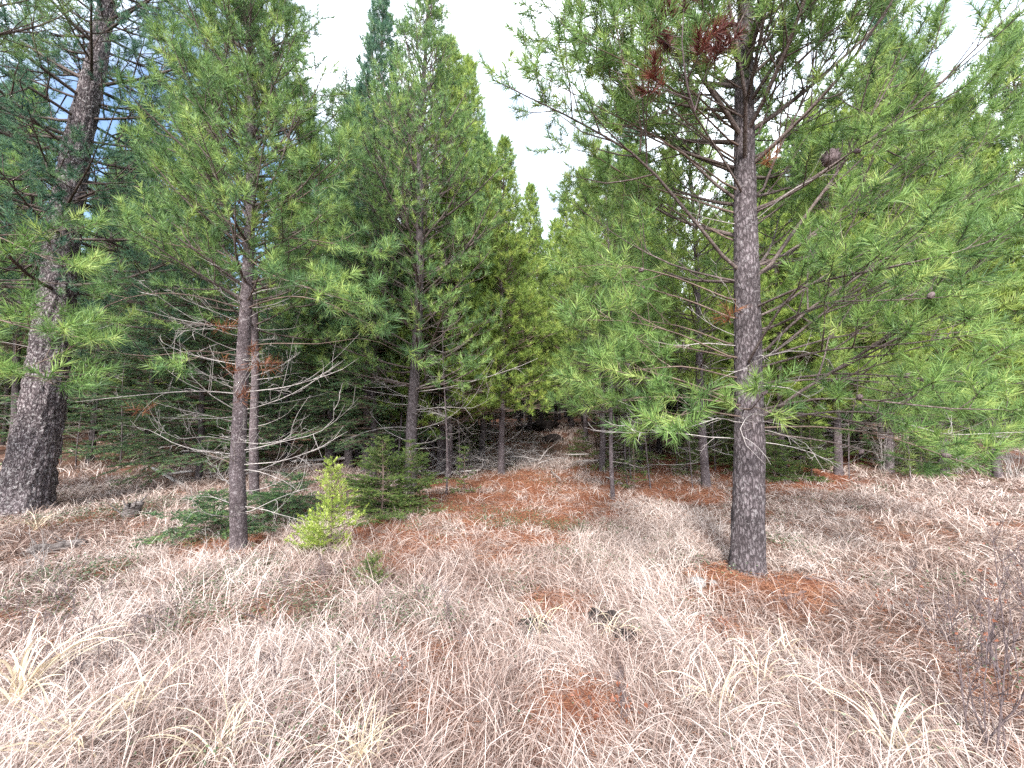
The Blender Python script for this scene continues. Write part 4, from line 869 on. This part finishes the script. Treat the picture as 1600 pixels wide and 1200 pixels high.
# ------------------------------------------------------------------ bare shrubs, weeds, coarse grass
def shrub(loc, H, n, label, seed, lean=(0, 0), leaves=0, group=None, mat='dark_twig', spread=.35, r0=.0042):
    rng = np.random.default_rng(seed); root = empty('bare_shrub', loc, label, 'shrub', group); mb = MB(); tips = []
    for i in range(n):
        az = rng.random()*6.28; e = math.pi/2-abs(rng.normal(0, spread)); L = H*rng.uniform(.55, 1.1)
        b0 = np.array([rng.normal(0, .05), rng.normal(0, .05), -.02]); ax = arc(b0, az, e, e-rng.normal(0, .25), L, 9, rng, wig=.25); ax[:, 0] += lean[0]*ax[:, 2]; ax[:, 1] += lean[1]*ax[:, 2]
        bare(ax, r0*rng.uniform(.7, 1.3), rng, mb, n=int(rng.integers(4, 9)), lw=.4, hook=.5, sides=5); tips.append(ax[5:])
    obj('stems', mb, M[mat], root)
    if leaves:
        T = np.concatenate(tips); lf = MB(); j = rng.integers(0, len(T), leaves); O = T[j]+rng.normal(0, .045, (leaves, 3)); A_ = norm(rng.normal(size=(leaves, 3))); B_ = norm(np.cross(A_, rng.normal(size=(leaves, 3)))); C_ = np.cross(A_, B_)
        s_ = rng.uniform(.012, .026, leaves)[:, None]
        V = np.stack([O, O+A_*s_*.5+B_*s_*.45+C_*s_*.3, O+A_*s_*1.2, O+A_*s_*.5-B_*s_*.45+C_*s_*.3], 1)
        lf.add(V.reshape(-1, 3), tris=np.concatenate([np.arange(leaves*4).reshape(-1, 4)[:, [0, 1, 2]], np.arange(leaves*4).reshape(-1, 4)[:, [0, 2, 3]]]), tint=.5); obj('curled_leaves', lf, M['curl_leaf'], root)
    return root
shrub(gp(1478, 1010), .52, 6, 'bare dark shrub forked like a bush, left one at the right edge', 301, spread=.3)
shrub(gp(1560, 1060), .80, 9, 'tall bare purple-brown shrub with curled leaves at the right edge', 302, leaves=46, spread=.3)
shrub(gp(1530, 1180), .66, 9, 'bare tangled shrub low in the bottom right corner', 303, leaves=10, spread=.4)
shrub(gp(1620, 1010), .85, 6, 'bare shrub leaning in from beyond the right edge', 304, lean=(-.2, 0), spread=.3)
shrub(gp(1425, 905), .3, 4, 'small bare stalk in the bright grass, left of the forked dark shrub', 305)
shrub(gp(240, 1010), .34, 4, 'dark bare weed stalks in the grass at lower left', 306)
shrub(gp(150, 1030), .32, 4, 'dark bare weed stalks near the coarse pale grass tuft', 307)
shrub(gp(60, 900), .5, 6, 'bare grey weeds below the old tree', 308, mat='dead_twig', spread=.5)
shrub(gp(120, 960), .4, 5, 'thin dark weeds between the old tree and the coarse grass tuft', 309)
shrub(gp(585, 1010), .36, 3, 'single dark weed stalk in the grass below the tiny seedling', 310, spread=.2)
shrub(gp(612, 1085), .30, 2, 'red-brown weed stalk near the bottom, below the dark weed stalk', 311, leaves=10, spread=.3)
shrub(gp(705, 985), .34, 3, 'dark weed with a green foot in the middle of the grass', 312, spread=.2)
shrub(gp(440, 985), .4, 5, 'thin bare weeds in the grass below the small yellow-green fir', 313, spread=.4)
shrub(gp(520, 900), .35, 6, 'bare purplish weeds at the foot of the small yellow-green fir', 314, spread=.5)
shrub(gp(330, 870), .4, 6, 'bare grey weeds beside the foot of the slim bare-limbed pine', 315, mat='dead_twig', spread=.5)
shrub(gp(1130, 1010), .18, 4, 'rust-red dry weed with leaves below the large pine', 316, leaves=50, spread=.6)
shrub(gp(945, 1130), .18, 5, 'rust-red dry weed with leaves at bottom centre', 317, leaves=70, spread=.7)
shrub(gp(1410, 965), .16, 4, 'rust-red dry weed with leaves left of the forked dark shrub', 318, leaves=50, spread=.7)
shrub(gp(1500, 742), 1.6, 12, 'grey leafless thicket behind the bright grass on the right', 319, mat='dead_twig', spread=.5, r0=.007)
shrub(gp(1580, 748), 1.9, 12, 'grey leafless thicket close to the right edge', 320, mat='dead_twig', spread=.5, r0=.007)
shrub(gp(1380, 738), 1.4, 10, 'grey leafless brush behind the dull green fir', 321, mat='dead_twig', spread=.5, r0=.007)
def coarse(loc, n, L, label, seed, wid=.009, group=None):
    rng = np.random.default_rng(seed); mb = MB(); k = 9
    az = rng.random(n)*6.28; e0 = rng.normal(1.15, .2, n); drop = rng.uniform(1.0, 2.6, n); ln = L*rng.uniform(.6, 1.15, n); P = np.zeros((n, k, 3)); P[:, 0, :2] = rng.normal(0, .03, (n, 2))
    for s_ in range(1, k):
        e = e0-drop*((s_-.5)/(k-1))**1.6; st = ln/(k-1); P[:, s_, 0] = P[:, s_-1, 0]+st*np.cos(e)*np.cos(az); P[:, s_, 1] = P[:, s_-1, 1]+st*np.cos(e)*np.sin(az); P[:, s_, 2] = P[:, s_-1, 2]+st*np.sin(e)
    P[..., 2] = np.maximum(P[..., 2], .01); T = norm(np.gradient(P, axis=1)); sd_ = norm(np.cross(T, norm(UP+rng.normal(0, .4, (n, 3)))[:, None])); pf = (np.array([.6, .9, 1, 1, .95, .85, .65, .4, .08])*wid*.5)[None, :, None]
    V = np.stack([P-sd_*pf, P+sd_*pf], 2); b = np.arange(n)[:, None]*(k*2)+np.arange(k-1)[None]*2
    mb.add(V.reshape(-1, 3), quads=np.stack([b, b+1, b+3, b+2], -1).reshape(-1, 4), tint=np.repeat(np.clip(rng.normal(.6, .2, n), 0, 1), k*2))
    o = obj('grass_tuft', mb, M['wide_grass'], None, loc); return tag(o, label, 'grass tuft', group)
for i, (px, py, n, L, wd_, lab) in enumerate([(20, 1110, 34, .62, .011, 'coarse pale broad-bladed grass tuft at the lower left edge'), (110, 1190, 30, .42, .008, 'broad-bladed pale tuft in the bottom left corner'), (205, 1130, 26, .42, .007, 'pale arching tuft right of the coarse tuft at lower left'),
        (340, 1200, 30, .4, .006, 'pale arching tuft at the bottom edge, left of centre'), (1190, 1075, 16, .36, .008, 'pale curled tuft below the large pine'), (1225, 1030, 14, .34, .007, 'pale curled tuft nearer the foot of the large pine'), (1130, 1120, 22, .4, .006, 'pale tuft near the bottom, right of the rust-red weed'),
        (1400, 1190, 26, .45, .006, 'tall pale tuft at the bottom, left of the tangled shrub'), (60, 830, 22, .5, .007, 'pale tuft of grass at the foot of the old tree'), (200, 752, 26, .45, .008, 'pale tuft on the grassy bank in front of the dark firs'), (840, 990, 24, .34, .005, 'drooping tuft over the brown hollow in the grass'), (960, 1000, 20, .32, .005, 'drooping tuft beside the dark stones in the grass'),
        (570, 1195, 50, .34, .0045, 'dense whitish tuft at the bottom edge, below the red-brown weed stalk')]):
    coarse(gp(px, py), n, L, lab, 400+i, wd_)

# ------------------------------------------------------------------ stones, logs, mounds
def rock(name, px, py, rad, mat, label, cat, sc=(1, 1, .7), seed=1, rough=.3, sink=.3, freq=2.2):
    c = gp(px, py); o = obj(name, lump(rad, None, seed, sc, (36, 24), rough, freq), M[mat], None, c+np.array([0, 0, rad*sc[2]*sink])); return tag(o, label, cat)
rock('stone', 1090, 914, .075, 'stone', 'pale grey stone in the needles left of the foot of the large pine', 'stone', seed=11)
rock('stone', 945, 980, .125, 'dark_stone', 'dark stone in the grass, the larger and left of two', 'stone', seed=12, rough=.55, sink=.15)
rock('stone', 976, 1004, .095, 'dark_stone', 'small rounded dark stone right of the larger dark stone', 'stone', seed=13, rough=.5, sink=.2)
rock('stone', 1115, 915, .04, 'stone', 'small pale stone just in front of the foot of the large pine', 'stone', seed=14)
rock('root_mound', 850, 672, .50, 'dark_stone', 'dark upturned root mound at the far end of the trail', 'mound', (1.3, 1, .75), 15, .55)
rock('stone', 862, 689, .33, 'dark_stone', 'rounded dark brown clump lying in the trail grass', 'stone', (1.2, 1, .6), 16, .5)
rock('root_mound', 818, 672, .30, 'dark_stone', 'smaller dark mound left of the upturned root mound', 'mound', (1.3, 1, .6), 17, .55)
def slash(loc, n, rad, H, label, seed):
    rng = np.random.default_rng(seed); mb = MB()
    for i in range(n):
        a = rng.random()*6.28; b0 = np.array([rng.normal(0, rad*.4), rng.normal(0, rad*.4), rng.uniform(0, H*.6)]); ax = arc(b0, a, rng.normal(.2, .5), rng.normal(-.2, .5), rng.uniform(.5, 1.3)*rad, 7, rng, wig=.2); ax[:, 2] = np.maximum(ax[:, 2], 0); bare(ax, rng.uniform(.004, .016), rng, mb, n=4)
    o = obj('brush_pile', mb, M['dead_twig'], None, loc); return tag(o, label, 'brush pile')
slash(gp(812, 728), 70, .75, .75, 'grey heap of slash twigs at the left edge of the trail', 501)
slash(gp(745, 735), 50, .8, .6, 'grey tangle of fallen twigs left of the slash heap', 502)
slash(gp(690, 745), 40, .8, .5, 'grey fallen twigs behind the thin dead sapling', 503)
def log(p0, p1, r, label, seed, mat='old_wood', name='log'):
    rng = np.random.default_rng(seed); a, b = np.asarray(p0), np.asarray(p1); k = 14; t = np.linspace(0, 1, k)[:, None]; P = a*(1-t)+b*t+rng.normal(0, r*.12, (k, 3)); mb = MB()
    rr = r*(1+rng.normal(0, .06, k)); rr[0] *= .7; rr[-1] *= .55; P0 = P-a
    mb.tubes(np.concatenate([P0[:1], P0, P0[-1:]])[None], np.r_[.001, rr, .001][None], 12)
    for j in range(4):
        i = int(rng.integers(2, k-2)); ax = arc(P0[i], rng.random()*6.28, .6, .9, r*rng.uniform(2, 5), 4, rng); bare(ax, r*.22, rng, mb, n=0)
    o = obj(name, mb, M[mat], None, a); return tag(o, label, 'log')
UPO = lambda r: np.array([0, 0, r*.7])
log(at(878, 640, 21), at(1005, 651, 20), .10, 'grey log lying across the far end of the trail', 601)
log(gp(40, 868)+UPO(.05), gp(135, 852)+UPO(.05), .055, 'dark rotten log half sunk in the weeds below the old tree', 602)
log(gp(100, 1042)+UPO(.015), gp(180, 1045)+UPO(.012), .014, 'dark stick lying in the grass at lower left', 603, 'dark_twig', 'stick')
log(gp(1255, 905)+UPO(.02), gp(1330, 915)+UPO(.02), .014, 'dark stick in the grass right of the large pine', 604, 'dark_twig', 'stick')
log(gp(1190, 950)+UPO(.02), gp(1260, 930)+UPO(.04), .013, 'curved dark stick below the foot of the large pine', 605, 'dark_twig', 'stick')
log(gp(205, 806)+[0, 0, -.1], gp(205, 806)+[.02, 0, .17], .11, 'short dark stump on the grassy bank right of the old tree', 606, name='stump')
log(gp(1215, 1190)+UPO(.03), gp(1290, 1200)+UPO(.02), .02, 'dark stick at the bottom edge below the large pine', 607, 'dark_twig', 'stick')

rd = np.random.default_rng(640)
for i in range(34):
    x, y = rd.uniform(-11, 11), rd.uniform(8.5, 17)
    if (x > 3 and y < 10): continue
    a = rd.random()*6.28; L = rd.uniform(.7, 2.2); r = rd.uniform(.012, .04)
    p0 = np.array([x, y, float(ground(x, y))+r+.03]); x1, y1 = x+L*math.cos(a), y+L*math.sin(a); p1 = np.array([x1, y1, float(ground(x1, y1))+r+rd.uniform(.02, .2)])
    log(p0, p1, r, 'grey fallen branch on the shaded floor of the stand', 650+i, 'dead_twig', 'fallen_branch')['group'] = 'fallen branches on the floor of the stand'

rock('soil_clod', 832, 985, .10, 'dark_stone', 'dark brown clod in a hollow of the grass, left of the dark stones', 'clod', (1.3, 1, .6), 18, .5, sink=.05)

rw = np.random.default_rng(700)
for i in range(22):
    px, py = rw.uniform(20, 560), rw.uniform(890, 1120)
    shrub(gp(px, py), rw.uniform(.2, .42), int(rw.integers(2, 5)), 'thin dark weed stalks among the dry grass at lower left', 710+i, group='dark weed stalks in the grass at lower left', spread=.35, r0=.0032)
for i in range(10):
    px, py = rw.uniform(620, 1450), rw.uniform(930, 1150)
    shrub(gp(px, py), rw.uniform(.15, .32), int(rw.integers(2, 4)), 'thin dark weed stalks among the dry grass at lower centre and right', 740+i, group='dark weed stalks in the grass at lower centre and right', spread=.4, r0=.003)
